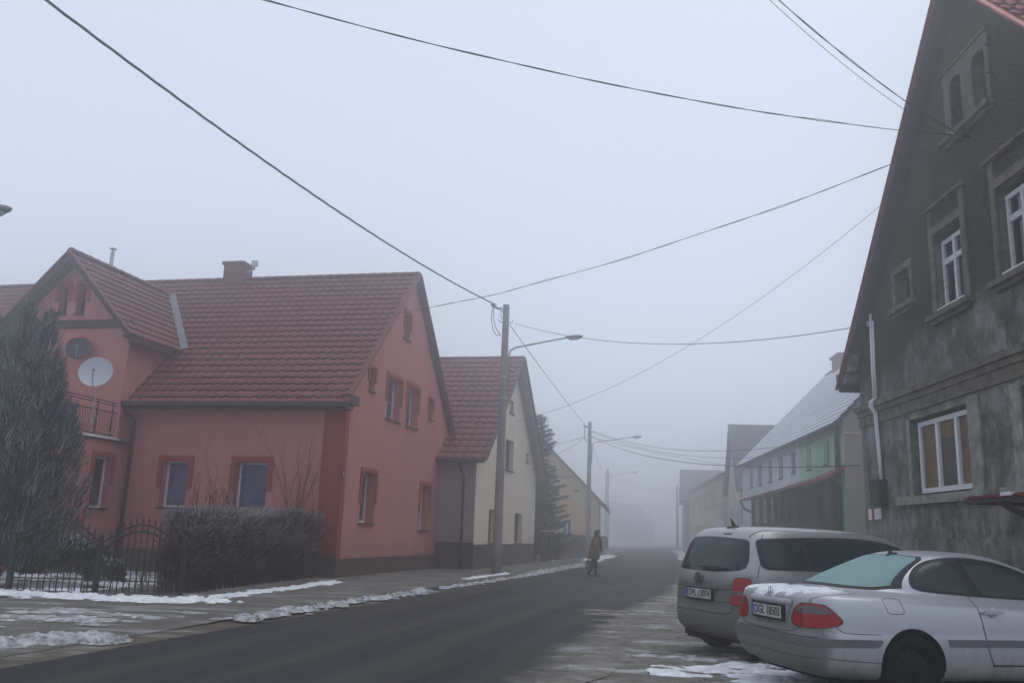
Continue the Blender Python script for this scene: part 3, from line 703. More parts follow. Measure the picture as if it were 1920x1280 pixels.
tile_roof(CR, (-.38, 11.6, CE - .38 * cs), (0, -1, 0), Sl, 12.05, LL, tw=.36, th=.42, amp=.036, step=.058, mats='tile2')
tile_roof(CR, (CW + .38, -.42, CE - .38 * cs), (0, 1, 0), (-1, 0, cs), 12.05, LL, tw=.36, th=.42, mats='tile2', sub=3)
ridge_caps(CR, (CW / 2, -.45, CRz + .02), (CW / 2, 12, CRz + .02), .11, .36)
vb = MB(); bar(vb, (-.42, -.44, CE - .36 * cs), (CW / 2, -.44, CRz + .02), .05, .16, 0, (0, 1, 0)); bar(vb, (CW + .42, -.44, CE - .36 * cs), (CW / 2, -.44, CRz + .02), .05, .16, 0, (0, 1, 0)); weld(vb.build('verge_board', M_['plinth_gray'], CR))
gb = MB(); gb.tube([(-.46, -.40, CE - .36), (-.46, 11.5, CE - .36)], .07, 10); gb.build('gutter', M_['gutter'], CR)
pipe(CR, [(-.44, .55, CE - .36), (-.40, .52, CE - .55), (-.09, .45, CE - .95), (-.09, .44, .0)], .05)

# ================================================================== GREY OLD HOUSE (right)
OH = empty('house', (8.1, 20.0, 0), 182)
tag(OH, 'old grey gabled house with mossy plaster above the parked cars', 'house')
OW, OE, OR_ = 11.8, 5.45, 11.5; os_ = (OR_ - OE) / (OW / 2)
MO = MG
ow = {'low': rect(2.62, 5.05, 2.40, 3.9), 'mid': rect(4.24, 5.30, 5.72, 7.2), 'right': rect(6.56, 7.62, 5.72, 7.2), 'small': rect(2.33, 3.08, 6.30, 7.0),
      't1': arch(5.26, 5.70, 8.86, 9.84, .12), 't2': arch(6.10, 6.54, 8.86, 9.84, .12), 'low2': rect(6.75, 9.2, 2.40, 3.9)}
mb = MB(); wall_panel(mb, [(0, 0), (OW, 0), (OW, OE), (OW / 2, OR_ - .1), (0, OE)], list(ow.values()), MO, .3, 0, 1)
weld(mb.build('wall', [M_['old'], M_['old_trim']], OH))
mb = MB(); mb.face([(0, 0, 0), (0, 14, 0), (0, 14, OE), (0, 0, OE)]); mb.face([(OW, 0, 0), (OW, 14, 0), (OW, 14, OE), (OW, 0, OE)]); mb.build('side_wall', M_['old_side'], OH)
# cornice band, sills, hoods, surrounds
cb = MB(); cb.box(-.14, OW + .14, -.12, .0, 4.40, 4.52); cb.box(-.08, OW + .08, -.07, .0, 4.28, 4.40); cb.box(-.14, .0, .0, 3, 4.40, 4.52); cb.box(-.04, OW, -.035, 0, 4.05, 4.28)
weld(cb.build('cornice', M_['old_trim'], OH))
cb = MB(); cb.box(-.0, OW, -.06, .0, -.03, 1.60); weld(cb.build('plinth', M_['old'], OH))
window(OH, MO, 2.72, 5.00, 2.46, 3.84, .16, 'curtain_brown', 'white', fw=.09, mull=(.36, .70), sill=None, label='wide white window with brown curtains')
q = MB(); q.box(3.62, 4.25, -.155, -.148, 2.58, 3.44, M=MO); q.build('curtain_gap', M_['glass'], OH)
window(OH, MO, 4.26, 5.28, 5.74, 7.08, .15, 'glass', 'white_old', fw=.085, mull=(.5,), trans=(.68,), sill=None, sillsnow=True)
window(OH, MO, 6.58, 7.60, 5.74, 7.08, .15, 'glass', 'white_old', fw=.085, mull=(.5,), trans=(.68,), sill=None, sillsnow=True)
window(OH, MO, 2.40, 3.02, 6.32, 6.94, .2, 'glass', 'old_trim', fw=.05, sill=None)
window(OH, MO, 6.85, 9.1, 2.46, 3.84, .16, 'curtain_brown', 'white', fw=.09, mull=(.36, .70), sill=None)
for s0 in (5.26, 6.10):
    f = MB(); f.face([MO(a, -.19, b) for a, b in arch(s0, s0 + .44, 8.86, 9.84, .12)]); w_ = f.build('window', M_['pit'], OH)
    q = MB(); q.box(s0 + .2, s0 + .225, -.185, -.165, 8.86, 9.8, M=MO); q.box(s0, s0 + .44, -.185, -.165, 9.3, 9.325, M=MO); q.build('frame', M_['old_trim'], w_)
tb = MB()
def bx(s0, s1, z0, z1, d): tb.box(s0, s1, 0, d, z0, z1, M=MO)
bx(4.92, 6.76, 8.66, 8.76, .16); bx(5.0, 6.7, 8.58, 8.66, .09)                     # sill under the two attic openings
bx(4.96, 6.74, 10.06, 10.10, .06)
ap_ = MB(); wall_panel(ap_, rect(5.02, 6.68, 8.76, 10.06), [ow['t1'], ow['t2']], lambda a_, d_, z_: MO(a_, d_ + .018, z_), .30); weld(ap_.build('attic_surround', mat('smooth_attic_render', (.17, .16, .14), .95, .1, var=(.09, .085, .07), scale=3), OH))
for x0 in (4.06, 6.38):
    bx(x0, x0 + .16, 5.70, 7.72, .04); bx(x0 + 1.26, x0 + 1.42, 5.70, 7.72, .04); bx(x0 + .16, x0 + 1.26, 7.22, 7.38, .04)
    bx(x0 - .12, x0 + 1.54, 7.72, 7.78, .10)
    bx(x0 - .10, x0 + 1.52, 5.58, 5.68, .16); bx(x0 - .03, x0 + 1.45, 5.50, 5.58, .09)
bx(2.12, 3.28, 6.16, 6.28, .12); bx(2.20, 3.2, 6.08, 6.16, .06)
bx(2.20, 2.33, 6.28, 7.13, .03); bx(3.08, 3.21, 6.28, 7.13, .03); bx(2.33, 3.08, 7.0, 7.13, .03)
split_loose(weld(tb.build('window_trim', M_['old_trim'], OH)), 'window_moulding')
tb = MB(); bx(2.0, 5.58, 2.24, 2.40, .12); bx(5.05, 5.46, 2.40, 3.98, .035); bx(2.48, 2.62, 2.40, 3.92, .02)
bx(6.1, 9.7, 2.24, 2.40, .12); bx(9.2, 9.6, 2.40, 3.98, .035); bx(6.45, 6.75, 2.40, 3.98, .035)
split_loose(weld(tb.build('window_surround', M_['old_light'], OH)))
# roof: slabs, dark soffit, red edge, tiles
OV = .32
for sg in (0, 1):
    f_ = (lambda x: x) if sg == 0 else (lambda x: OW - x)
    slab(OH, 'roof', [(f_(-.45), -OV, OE - .45 * os_ + .1), (f_(OW / 2), -OV, OR_ + .1), (f_(OW / 2), 14, OR_ + .1), (f_(-.45), 14, OE - .45 * os_ + .1)], .14, 'wood_dark')
tile_roof(OH, (OW + .5, -OV, OE - .5 * os_ + .12), (0, 1, 0), (-1, 0, os_), 14, math.hypot(OW / 2 + .5, (OW / 2 + .5) * os_), tw=.23, th=.35, amp=.03, step=.05, mats='tile_bright', sub=5)
tile_roof(OH, (-.5, 14 - OV, OE - .5 * os_ + .12), (0, -1, 0), (1, 0, os_), 14, math.hypot(OW / 2 + .5, (OW / 2 + .5) * os_), tw=.3, th=.35, mats='tile_bright', sub=3)
ridge_caps(OH, (OW / 2, -OV, OR_ + .15), (OW / 2, 13, OR_ + .15), .13, .4, 'edge_red')
vb = MB()
bar(vb, (-.52, -OV - .02, OE - .52 * os_ + .10), (OW / 2, -OV - .02, OR_ + .13), .02, .10, 0, (0, 1, 0)); bar(vb, (OW + .52, -OV - .02, OE - .52 * os_ + .10), (OW / 2, -OV - .02, OR_ + .13), .03, .24, 0, (0, 1, 0))
weld(vb.build('verge_sheet', M_['edge_red'], OH))
vb = MB()
vb.box(-.52, .05, -.30, 13, OE - .34, OE - .14); vb.box(-.62, -.50, -.32, 13, OE - .22, OE - .06)
vb.hexa([(-.45, -.28, OE - .10), (.25, -.28, OE - .10), (.25, -.10, OE - .10), (-.45, -.10, OE - .10)], [(-.30, -.28, OE + .02), (.30, -.28, OE + .28), (.30, -.10, OE + .28), (-.30, -.10, OE + .02)])
weld(vb.build('eaves_box', M_['old_trim'], OH))
cd = MB()
cd.tube([(1.04, -.06, 6.5), (1.02, -.07, 5.2), (1.04, -.07, 4.58)], .032, 8); cd.tube([(1.16, -.06, 6.3), (1.15, -.07, 5.2), (1.16, -.07, 4.58)], .024, 8)
cd.tube([(1.04, -.07, 4.58), (1.04, -.17, 4.5), (1.04, -.17, 4.38), (1.06, -.09, 4.25), (1.08, -.06, 3.4), (1.14, -.06, 2.78)], .03, 8)
cd.tube([(1.16, -.07, 4.58), (1.16, -.17, 4.5), (1.16, -.17, 4.38), (1.16, -.09, 4.25), (1.17, -.06, 3.4), (1.20, -.06, 2.78)], .024, 8)
cd.tube([(.9, -.07, 6.42), (.96, -.10, 6.55), (1.04, -.07, 6.5)], .028, 8); cd.tube([(.9, -.07, 6.42), (.9, -.07, 6.25)], .03, 8)
cd.build('cable_conduit', M_['white'], OH, smooth=True)
hk = MB()
for (x, z) in ((6.75, 9.72), (6.75, 9.2)): hk.tube([(x, 0, z), (x, -.1, z), (x + .18, -.12, z - .02), (x + .2, -.12, z + .04)], .012, 6)
hk.build('wall_hook', M_['iron'], OH)
bb = MB(); bb.tube([(5.8, 0, 8.5), (5.8, -.14, 8.53)], .025, 8); bb.tube([(5.8, -.14, 8.45), (5.8, -.14, 8.62)], .04, 8); bb.build('insulator_bracket', M_['iron'], OH)
bb = MB(); bb.tube([(.6, 0, 6.2), (.6, -.25, 6.28)], .02, 8); bb.tube([(.6, -.25, 6.28), (.72, -.2, 6.1), (.85, -.1, 6.15), (.8, -.1, 6.4), (.95, -.07, 6.3)], .012, 6); bb.build('cable_bracket', M_['iron'], OH)
mbx = MB(); mbx.box(.86, 1.30, -.20, -.002, 2.34, 2.78); mbx.box(.82, 1.34, -.24, -.002, 2.30, 2.34); mbx.box(.84, 1.32, -.22, -.002, 2.78, 2.81); mbx.lathe([(0, 0), (.06, 0)], 12, 1, M=lambda x, y, z: (.86 - .004, -.1 + x * .6, 2.55 + y * 1.3))
mo_ = mbx.build('meter_box', [mat('dark_box_metal', (.045, .038, .036), .6, .3), M_['white_old']]); mo_.parent = OH; 
sg = MB(); sg.box(.20, .40, -.016, -.002, 1.99, 2.22, 0); sg.box(.40, .56, -.016, -.002, 1.99, 2.22, 1); sg.box(.56, .74, -.016, -.002, 1.99, 2.22, 0); sg.box(.76, .93, -.018, -.002, 2.0, 2.23, 0)
so = sg.build('trail_sign', [M_['white'], mat('trail_red', (.45, .05, .06), .6)]); so.matrix_world = OH.matrix_world
so.location = OH.location; so.rotation_euler = OH.rotation_euler; tag(so, 'small white sign with a red upright band on the corner of the grey house', 'sign')
# little canopy over the entrance at the frame edge
cp = empty('canopy', (0, 0, 0)); cp.location = OH.location; cp.rotation_euler = OH.rotation_euler
tag(cp, 'small red sheet canopy on a strut on the grey house wall', 'canopy')
q = MB()
for i in range(14):
    a0 = 6.63 + i * .16; z_ = 2.21 + (.010 if i % 2 else -.006); q.hexa([(a0, -.95, z_ - .05), (a0 + .16, -.95, z_ - .05), (a0 + .16, -.0, z_ + .02), (a0, -.0, z_ + .02)], [(a0, -.95, z_ - .02), (a0 + .16, -.95, z_ - .02), (a0 + .16, -.0, z_ + .05), (a0, -.0, z_ + .05)])
weld(q.build('roof_sheet', M_['red_paint'], cp))
q = MB(); bar(q, (6.62, -.92, 2.12), (8.9, -.92, 2.12), .05, .05); bar(q, (7.55, -.92, 2.12), (8.55, -.06, 1.35), .06, .08); bar(q, (8.7, -.92, 2.12), (8.7, -.0, 2.12), .05, .07); bar(q, (6.68, -.92, 2.12), (6.68, -.0, 2.12), .05, .06); q.build('frame', M_['wood_dark'], cp)
q = MB(); q.box(7.75, 8.02, -.97, -.90, 2.17, 2.22); q.build('snow_cap', M_['snow'], cp)

# ================================================================== WHITE AND GREEN TERRACE (right, further)
WG = empty('house', (12.0, 31.5, 0), 5); tag(WG, 'long white and mint green house with snow covered roof', 'house')
MWt = lambda s, d, z: Vector((s, d, z)); WE, WRz, WL = 5.98, 11.15, 20.2
ww = [(17.0, 17.8, 4.33, 5.45), (14.6, 15.5, 4.33, 5.45), (11.95, 12.75, 4.35, 5.42), (9.55, 10.35, 4.38, 5.43), (7.05, 7.8, 4.45, 5.42)]
gn = [(4.35, 5.0, 4.40, 5.4), (1.6, 2.35, 4.42, 5.36)]
mb = MB(); wall_panel(mb, [(6.35, 0), (WL, 0), (WL, WE), (6.35, WE)], [rect(*w) for w in ww], MWt, .2); mb.face([(WL, 0, 0), (WL, -10, 0), (WL, -10, WE), (WL, -5, WRz - .1), (WL, 0, WE)]); weld(mb.build('wall', M_['white_wall'], WG))
mb = MB(); wall_panel(mb, [(-.3, 0), (6.35, 0), (6.35, WE), (-.3, WE)], [rect(*w) for w in gn], MWt, .2); weld(mb.build('green_wall', M_['green_wall'], WG))
mb = MB(); mb.face([(-.3, 0, 0), (-.3, -10, 0), (-.3, -10, WE), (-.3, -5, WRz - .1), (-.3, 0, WE)]); mb.build('gable_wall', M_['beige_wall'], WG)
mb = MB(); mb.box(-.34, -.3, -10, .02, 5.3, 5.36); mb.build('string_course', M_['far_yellow'], WG)
for w in ww: window(WG, MWt, *w, .18, 'glass', 'brown_frame')
for w in gn: window(WG, MWt, *w, .12, 'curtain_dark', 'white')
ws = (WRz - WE) / 5
slab(WG, 'roof', [(-.45, .3, WE - .3 * ws), (WL + .2, .3, WE - .3 * ws), (WL + .2, -5, WRz), (-.45, -5, WRz)], .12, 'wood_dark')
slab(WG, 'roof', [(-.45, -10.3, WE - .3 * ws), (-.45, -5, WRz), (WL + .2, -5, WRz), (WL + .2, -10.3, WE - .3 * ws)], .12, 'wood_dark')
tile_roof(WG, (WL + .2, .32, WE - .32 * ws), (-1, 0, 0), (0, -1, ws), WL + .65, math.hypot(5.32, 5.32 * ws), tw=.25, th=.36, amp=.02, step=.06, mats='tile_snow', sub=3)
ridge_caps(WG, (-.4, -5, WRz + .02), (WL, -5, WRz + .02), .12, .4)
mb = MB(); mb.box(15.5, 17.0, -5.5, -4.5, WRz - .6, WRz + .35); mb.box(15.4, 17.1, -5.6, -4.4, WRz + .35, WRz + .48); weld(mb.build('chimney', M_['brick'], WG))
pipe(WG, [(.2, .12, WE - .2), (.2, .10, 3.7)], .09); 
gb = MB(); gb.tube([(-.4, .36, WE - .36), (WL + .1, .36, WE - .36)], .08, 8); gb.build('gutter', M_['wood_dark'], WG)
# porch with lattice along the front
def pf(x): return .35 + (x + .3) * .085
PZ = lambda x: 3.80 - (x + .3) * .032
mb = MB(); x0, x1 = -.3, 11.4
mb.hexa([(x0, pf(x0) + .25, PZ(x0) - .1), (x1 + .5, pf(x1) + .25, PZ(x1) - .1), (x1 + .5, 0, PZ(x1) + .12), (x0, 0, PZ(x0) + .30)], [(x0, pf(x0) + .25, PZ(x0)), (x1 + .5, pf(x1) + .25, PZ(x1)), (x1 + .5, 0, PZ(x1) + .22), (x0, 0, PZ(x0) + .42)])
weld(mb.build('porch_roof', M_['red_paint'], WG))
mb = MB(); xs = 4.6; mb.hexa([(xs, pf(xs) + .26, PZ(xs) + .004), (x1 + .5, pf(x1) + .26, PZ(x1) + .004), (x1 + .5, .05, PZ(x1) + .20), (xs, .05, PZ(xs) + .3)], [(xs, pf(xs) + .26, PZ(xs) + .05), (x1 + .5, pf(x1) + .26, PZ(x1) + .05), (x1 + .5, .05, PZ(x1) + .26), (xs, .05, PZ(xs) + .36)]); weld(mb.build('porch_snow', M_['snow'], WG))
mb = MB()
px_ = [10.6, 9.3, 8.1, 7.05, 6.1, 5.1, 1.6, .1]
for x in px_: mb.box(x - .08, x + .08, pf(x) - .16, pf(x), 0, PZ(x) - .08)
for a, b in zip(px_[:-1], px_[1:]):
    if a < 5.2: continue
    for (p, q) in ((a, 1), (b, -1)):
        mb.hexa([(p, pf(p) - .1, PZ(p) - .1), (p - q * .42, pf(p) - .1, PZ(p) - .1), (p, pf(p) - .1, PZ(p) - .95)], [(p, pf(p) - .04, PZ(p) - .1), (p - q * .42, pf(p) - .04, PZ(p) - .1), (p, pf(p) - .04, PZ(p) - .95)])
split_loose(weld(mb.build('porch_post', M_['wood_dark'], WG)))
mb = MB(); mb.hexa([(11.0, pf(11.0), -.03), (.0, pf(0), -.03), (.0, pf(0) - .12, -.03), (11.0, pf(11) - .12, -.03)], [(11.0, pf(11.0), 2.15), (.0, pf(0), 2.35), (.0, pf(0) - .12, 2.35), (11.0, pf(11) - .12, 2.15)]); weld(mb.build('porch_parapet', M_['wood_dark'], WG))
mb = MB()
for i in range(58):
    xa_ = 12.0 - i * .27
    for sgn in (1, -1):
        a = [xa_, 2.2]; b = [xa_ - sgn * 1.35, 3.55]
        pts = []
        for t_ in (0, 1):
            x = a[0] + (b[0] - a[0]) * t_; pts.append((x, a[1] + (b[1] - a[1]) * t_))
        # clip to the porch opening
        lo, hi = .1, 10.6; (xa1, za1), (xb1, zb1) = pts
        if max(xa1, xb1) < lo or min(xa1, xb1) > hi: continue
        def cl(p, q):
            x, z = p
            if x < lo: t2 = (lo - x) / (q[0] - x); return (lo, z + (q[1] - z) * t2)
            if x > hi: t2 = (hi - x) / (q[0] - x); return (hi, z + (q[1] - z) * t2)
            return p
        p1, p2 = cl(pts[0], pts[1]), cl(pts[1], pts[0])
        bar(mb, (p1[0], pf(p1[0]) - .07, p1[1]), (p2[0], pf(p2[0]) - .07, p2[1]), .035, .02, 0, (0, 1, 0))
mb.build('porch_lattice', M_['wood_dark'], WG)
mb = MB(); mb.box(.2, 5.0, .04, pf(2) - .14, .1, 3.5); mb.build('porch_back', mat('porch_backing', (.06, .05, .045), .8), WG)  # solid dark backing box behind the near lattice bays
pipe(WG, [(x1 + .5, pf(x1) + .22, PZ(x1) - .1), (x1 + .2, pf(x1) + .1, PZ(x1) - .45), (x1 - .4, pf(x1) - .1, PZ(x1) - .62)], .06)

# ---- further right-hand houses, dissolving in the fog
def far_house(o, az, W, D, E, Rz, ridge_along, wallm, roofm, wins, label, extra=None):
    h = empty('house', (o[0], o[1], 0), az); tag(h, label, 'house')
    mb = MB(); side = MWt
    out = [(0, 0), (W, 0), (W, E), (0, E)] if ridge_along else [(0, 0), (W, 0), (W, E), (W / 2, Rz - .1), (0, E)]
    wall_panel(mb, out, [rect(*w) for w in wins], side, .18)
    if ridge_along:
        for x in (0, W): mb.face([(x, 0, 0), (x, -D, 0), (x, -D, E), (x, -D / 2, Rz - .1), (x, 0, E)])
    else:
        for x in (0, W): mb.face([(x, 0, 0), (x, -D, 0), (x, -D, E), (x, 0, E)])
    weld(mb.build('wall', M_[wallm], h))
    for w in wins: window(h, side, *w, .16, 'glass', 'brown_frame', fw=.08)
    if ridge_along:
        s_ = (Rz - E) / (D / 2)
        slab(h, 'roof', [(-.3, .3, E - .3 * s_), (W + .3, .3, E - .3 * s_), (W + .3, -D / 2, Rz), (-.3, -D / 2, Rz)], .15, roofm)
        slab(h, 'roof', [(-.3, -D - .3, E - .3 * s_), (-.3, -D / 2, Rz), (W + .3, -D / 2, Rz), (W + .3, -D - .3, E - .3 * s_)], .15, roofm)
    else:
        s_ = (Rz - E) / (W / 2)
        slab(h, 'roof', [(-.3, .3, E - .3 * s_), (W / 2, .3, Rz), (W / 2, -D, Rz), (-.3, -D, E - .3 * s_)], .15, roofm)
        slab(h, 'roof', [(W + .3, .3, E - .3 * s_), (W + .3, -D, E - .3 * s_), (W / 2, -D, Rz), (W / 2, .3, Rz)], .15, roofm)
    return h
far_house((14.35, 54.3), 7, 6.0, 10, 4.9, 8.9, False, 'far_yellow', 'tile_brown', [(1.0, 1.6, 2.2, 3.4), (4.0, 4.8, 2.2, 3.4)], 'steep brown roofed house just beyond the snowy roof')
fh = far_house((14.9, 61.5), 7, 26, 9, 6.0, 7.6, True, 'far_yellow', 'tile_brown', [(2 + i * 2.3, 2.9 + i * 2.3, zz_, zz_ + 1.5) for i in range(10) for zz_ in (1.1, 3.8)], 'long pale yellow two storey house fading in the fog')
far_house((17.8, 89), 10, 9, 10, 5.4, 8.6, False, 'far_gray', 'tile_brown', [(2.0, 3.0, 1.2, 2.6), (5.5, 6.5, 1.2, 2.6)], 'grey gabled house beyond the yellow one, faint in fog')
far_house((20.8, 102), 16, 12, 8, 3.4, 6.2, True, 'far_gray', 'snow', [(2.0, 3.0, 1.0, 2.3), (6.5, 7.5, 1.0, 2.3)], 'low house with white roof, last one visible in the fog')

far_house((17.5, 205), 38, 16, 10, 4.8, 9.2, True, 'far_gray', 'tile_brown', [(2.0, 3.0, 1.2, 2.6), (6.5, 7.5, 1.2, 2.6)], 'very faint house closing the street in the thick fog')

# ================================================================== YELLOW HOUSE (left, behind the fence)
YH = empty('house', (9.05, 62.26, 0), 7); tag(YH, 'yellow ochre house with brown roof behind the dark fence', 'house')
MY = lambda s, d, z: Vector((-d, s, z)); YC, YR, YE = 6.1, 7.55, 3.6
yw0, yw1 = 2.55, 9.7; ysl = (YR - YE) / (YC - 2.1)
mb = MB(); wall_panel(mb, [(yw0, 0), (yw1, 0), (yw1, YE + .3), (YC, YR - .15), (yw0, YE + .3)], [rect(4.40, 5.1, 1.38, 2.48), rect(7.2, 7.9, 1.38, 2.48), rect(4.02, 4.26, 4.36, 4.6)], MY, .2)
mb.face([(0, yw0, 0), (9, yw0, 0), (9, yw0, YE + .3), (0, yw0, YE + .3)]); weld(mb.build('wall', M_['yellow'], YH))
mb = MB(); mb.box(-.03, .0, 4.15, 8.05, 5.40, 5.48); mb.build('string_course', M_['trim'], YH)
window(YH, MY, 4.40, 5.1, 1.38, 2.48, .12, 'curtain_dark', 'white', fw=.09, mull=(.5,), sill='white'); window(YH, MY, 7.2, 7.9, 1.38, 2.48, .12, 'curtain_dark', 'white', fw=.09, mull=(.5,), sill='white')
window(YH, MY, 4.02, 4.26, 4.36, 4.6, .1, 'glass', 'brown_frame', fw=.03, sill=None)
for sgn in (1, -1):
    e = YC - sgn * 4.3; slab(YH, 'roof', [(-.6, e, YR - 4.3 * ysl), (-.6, YC, YR), (9.3, YC, YR), (9.3, e, YR - 4.3 * ysl)], .2, 'tile_brown')
an = MB(); an.tube([(.5, YC + .2, YR - .1), (.5, YC + .2, YR + 2.0)], .03, 6); an.build('antenna', M_['steel'], YH)
mb = MB(); mb.box(3, 3.7, YC + 1.2, YC + 2, YR - 1.6, YR - .2); weld(mb.build('chimney', M_['brick'], YH))

# ================================================================== FENCE beyond the cream house
FN = empty('fence', (-1.15, 32.78, 0), 13); tag(FN, 'dark panel fence on a low grey wall beyond the cream house', 'fence')
mb = MB(); mb.box(16.0, 37, -.42, -.2, -.02, .34); weld(mb.build('low_wall', M_['low_wall'], FN))
fy = -.31
for i in range(9):
    x = 18.6 + i * 2.45; mb = MB(); mb.box(x - .11, x + .11, fy - .12, fy + .12, .34, 1.38); mb.box(x - .14, x + .14, fy - .15, fy + .15, 1.38, 1.43); weld(mb.build('fence_post', M_['low_wall'], FN))
    mb = MB()
    for k in range(15): xx = x + .18 + k * .148; mb.box(xx, xx + .12, fy - .02, fy + .02, .40, 1.30 + .05 * math.sin(k * math.pi / 14))
    mb.box(x + .11, x + 2.34, fy + .02, fy + .05, .55, .62); mb.box(x + .11, x + 2.34, fy + .02, fy + .05, 1.12, 1.19); mb.build('fence_panel', M_['reddish_wood'], FN)
GT = empty('garden_gate', (-1.15, 32.78, 0), 13); tag(GT, 'dark boarded gate with snow capped posts beside the cream house', 'gate')
for x in (12.6, 13.9, 17.6):
    mb = MB(); mb.box(x - .16, x + .16, fy - .16, fy + .16, -.02, 1.55); weld(mb.build('gate_post', M_['reddish_wood'], GT))
mb = MB(); mb.box(12.42, 14.08, fy - .18, fy + .18, 1.55, 1.60); mb.build('snow_cap', M_['snow'], GT)
mb = MB()
for k in range(20): xx = 14.15 + k * .165; mb.box(xx, xx + .14, fy - .03, fy + .01, .08, 1.42)
for k in range(7): xx = 12.80 + k * .14; mb.box(xx, xx + .115, fy - .03, fy + .01, .08, 1.42)
mb.build('gate_boards', M_['reddish_wood'], GT)
snow('snow_patch', (2.0, 4.2, 44.5, 52), ridge([(2.1, 45.6), (2.7, 48.5)], .22, .06, 2, 60, 0), .08, label='snow at the foot of the boarded gate', z0=.072)

# ================================================================== UTILITY POLES
def pole(name, x, y, h, r0, r1, label, arm=None, lattice=False, lamp_z=None, clamps=True, group='utility poles along the street'):
    p = empty(name, (x, y, 0)); tag(p, label, 'utility pole', group)
    b = MB()
    if not lattice:
        n = 12; b.tube([(0, 0, -.05 + (h + .05) * i / n) for i in range(n + 1)], [r0 + (r1 - r0) * i / n for i in range(n + 1)], 20)
        po_ = b.build('post', M_['concrete'], p, smooth=True)
        if clamps:
            c = MB()
            for z_ in (h * .72, h * .64): rr = r0 + (r1 - r0) * z_ / h + .012; c.lathe([(rr, z_ - .03), (rr + .01, z_ - .03), (rr + .01, z_ + .03), (rr, z_ + .03)], 20)
            split_loose(c.build('clamp', M_['steel'], p))
    else:
        w0_, w1_ = r0, r1
        for sx in (-1, 1):
            bar(b, (sx * w0_, 0, -.05), (sx * w1_, 0, h), .10, .12, 0, (0, 1, 0))
        k = int(h / .33)
        for i in range(k + 1):
            z_ = i * h / k; w_ = w0_ + (w1_ - w0_) * z_ / h; b.box(-w_, w_, -.05, .05, z_ - .06, z_ + .06)
        b.build('post', M_['concrete'], p)
    if arm:
        (ax, ay, az) = arm; z0 = lamp_z; L = math.hypot(ax, ay); ux, uy = ax / L, ay / L; o = r1 + .05
        c = MB(); c.tube([(ux * o, uy * o, z0 - 1.3), (ux * o, uy * o, z0 - .25), (ux * (o + .06), uy * (o + .06), z0 - .1), (ux * (o + .22), uy * (o + .22), z0)] + [(ux * (o + .22 + (L - o - .22) * t_), uy * (o + .22 + (L - o - .22) * t_), z0 + (az - z0) * t_) for t_ in (.5, 1)], .032, 10)
        c.build('lamp_arm', M_['steel'], p, smooth=True)
        hd = MB(); e = Vector((ux, uy, .12)).normalized(); q = Vector((ax, ay, az)); sd = Vector((-uy, ux, 0)); upv = e.cross(sd) * -1
        if upv.z < 0: upv = -upv
        prof = [(-.08, .05, .03), (0, .09, .055), (.15, .13, .075), (.35, .14, .075), (.50, .09, .05), (.56, .02, .02)]
        vs = []; n = 12
        for (t_, w_, h_) in prof:
            for k in range(n):
                a = 2 * math.pi * k / n; vs.append(q + e * t_ + sd * (w_ * math.cos(a)) + upv * (h_ * math.sin(a) * (1.0 if math.sin(a) > 0 else .8)))
        hd.add(vs, [(i * n + k, i * n + (k + 1) % n, (i + 1) * n + (k + 1) % n, (i + 1) * n + k) for i in range(len(prof) - 1) for k in range(n)] + [tuple(range(n))[::-1], tuple(range((len(prof) - 1) * n, len(prof) * n))])
        ho = hd.build('lamp_head', mat('lamp_housing', (.22, .225, .225), .5, .4), p, smooth=True)
        lg = MB(); vs = []
        for (t_, w_) in ((.02, .03), (.1, .09), (.35, .095), (.47, .03)):
            for k in range(7):
                a = math.pi + math.pi * k / 6; vs.append(q + e * t_ + sd * (w_ * math.cos(a)) + upv * (-.05 + w_ * .75 * math.sin(a)))
        lg.add(vs, [(i * 7 + k, i * 7 + k + 1, (i + 1) * 7 + k + 1, (i + 1) * 7 + k) for i in range(3) for k in range(6)]); lg.build('lamp_cover', M_['lamp_glass'], ho, smooth=True)
    return p
P1 = pole('utility_pole', -.25, 30.63, 9.45, .165, .115, 'round concrete pole with lamp arm before the cream house', (2.25, .1, 8.36), lamp_z=7.9)
ins = MB()
for (z_, s) in ((9.2, -1), (8.8, -1), (8.78, 1)): ins.tube([(s * .1, 0, z_), (s * .22, 0, z_ + .02), (s * .26, 0, z_ + .1)], .014, 6)
ins.tube([(-.16, .0, 9.32), (-.30, -.02, 9.30), (-.42, -.04, 9.36)], .035, 8); ins.tube([(-.42, -.04, 9.36), (-.55, -.05, 9.45)], .045, 8)
ins.build('bracket', M_['iron'], P1)
lp = MB(); lp.tube([(-.5, -.04, 9.36), (-.52, -.04, 8.9), (-.45, -.04, 8.5), (-.3, 0, 8.3), (-.18, 0, 8.35)], .014, 6); lp.tube([(-.45, -.04, 9.32), (-.44, -.04, 8.9), (-.36, -.04, 8.6), (-.16, 0, 8.3)], .014, 6); lp.tube([(-.12, 0, 9.3), (-.2, 0, 9.1), (-.14, 0, 8.9)], .012, 6)
lp.build('jumper_cable', M_['cable'], P1)
nt_ = MB()
for (z0, z1, a0, a1) in ((1.95, 2.5, -2.1, -1.1), (1.42, 1.62, -2.4, -1.0), (2.52, 2.62, -2.2, -1.2)):
    vs = []
    for k in range(7):
        a = a0 + (a1 - a0) * k / 6; r_ = .165 - .05 * z0 / 9.4 + .004
        vs += [(r_ * math.cos(a), r_ * math.sin(a), z0 + .02 * math.sin(k)), (r_ * math.cos(a), r_ * math.sin(a), z1)]
    nt_.add(vs, [(2 * k, 2 * k + 2, 2 * k + 3, 2 * k + 1) for k in range(6)])
nt_.build('paper_notice', mat('old_paper', (.32, .32, .30), .8, .2, var=(.2, .19, .16), scale=15), P1)
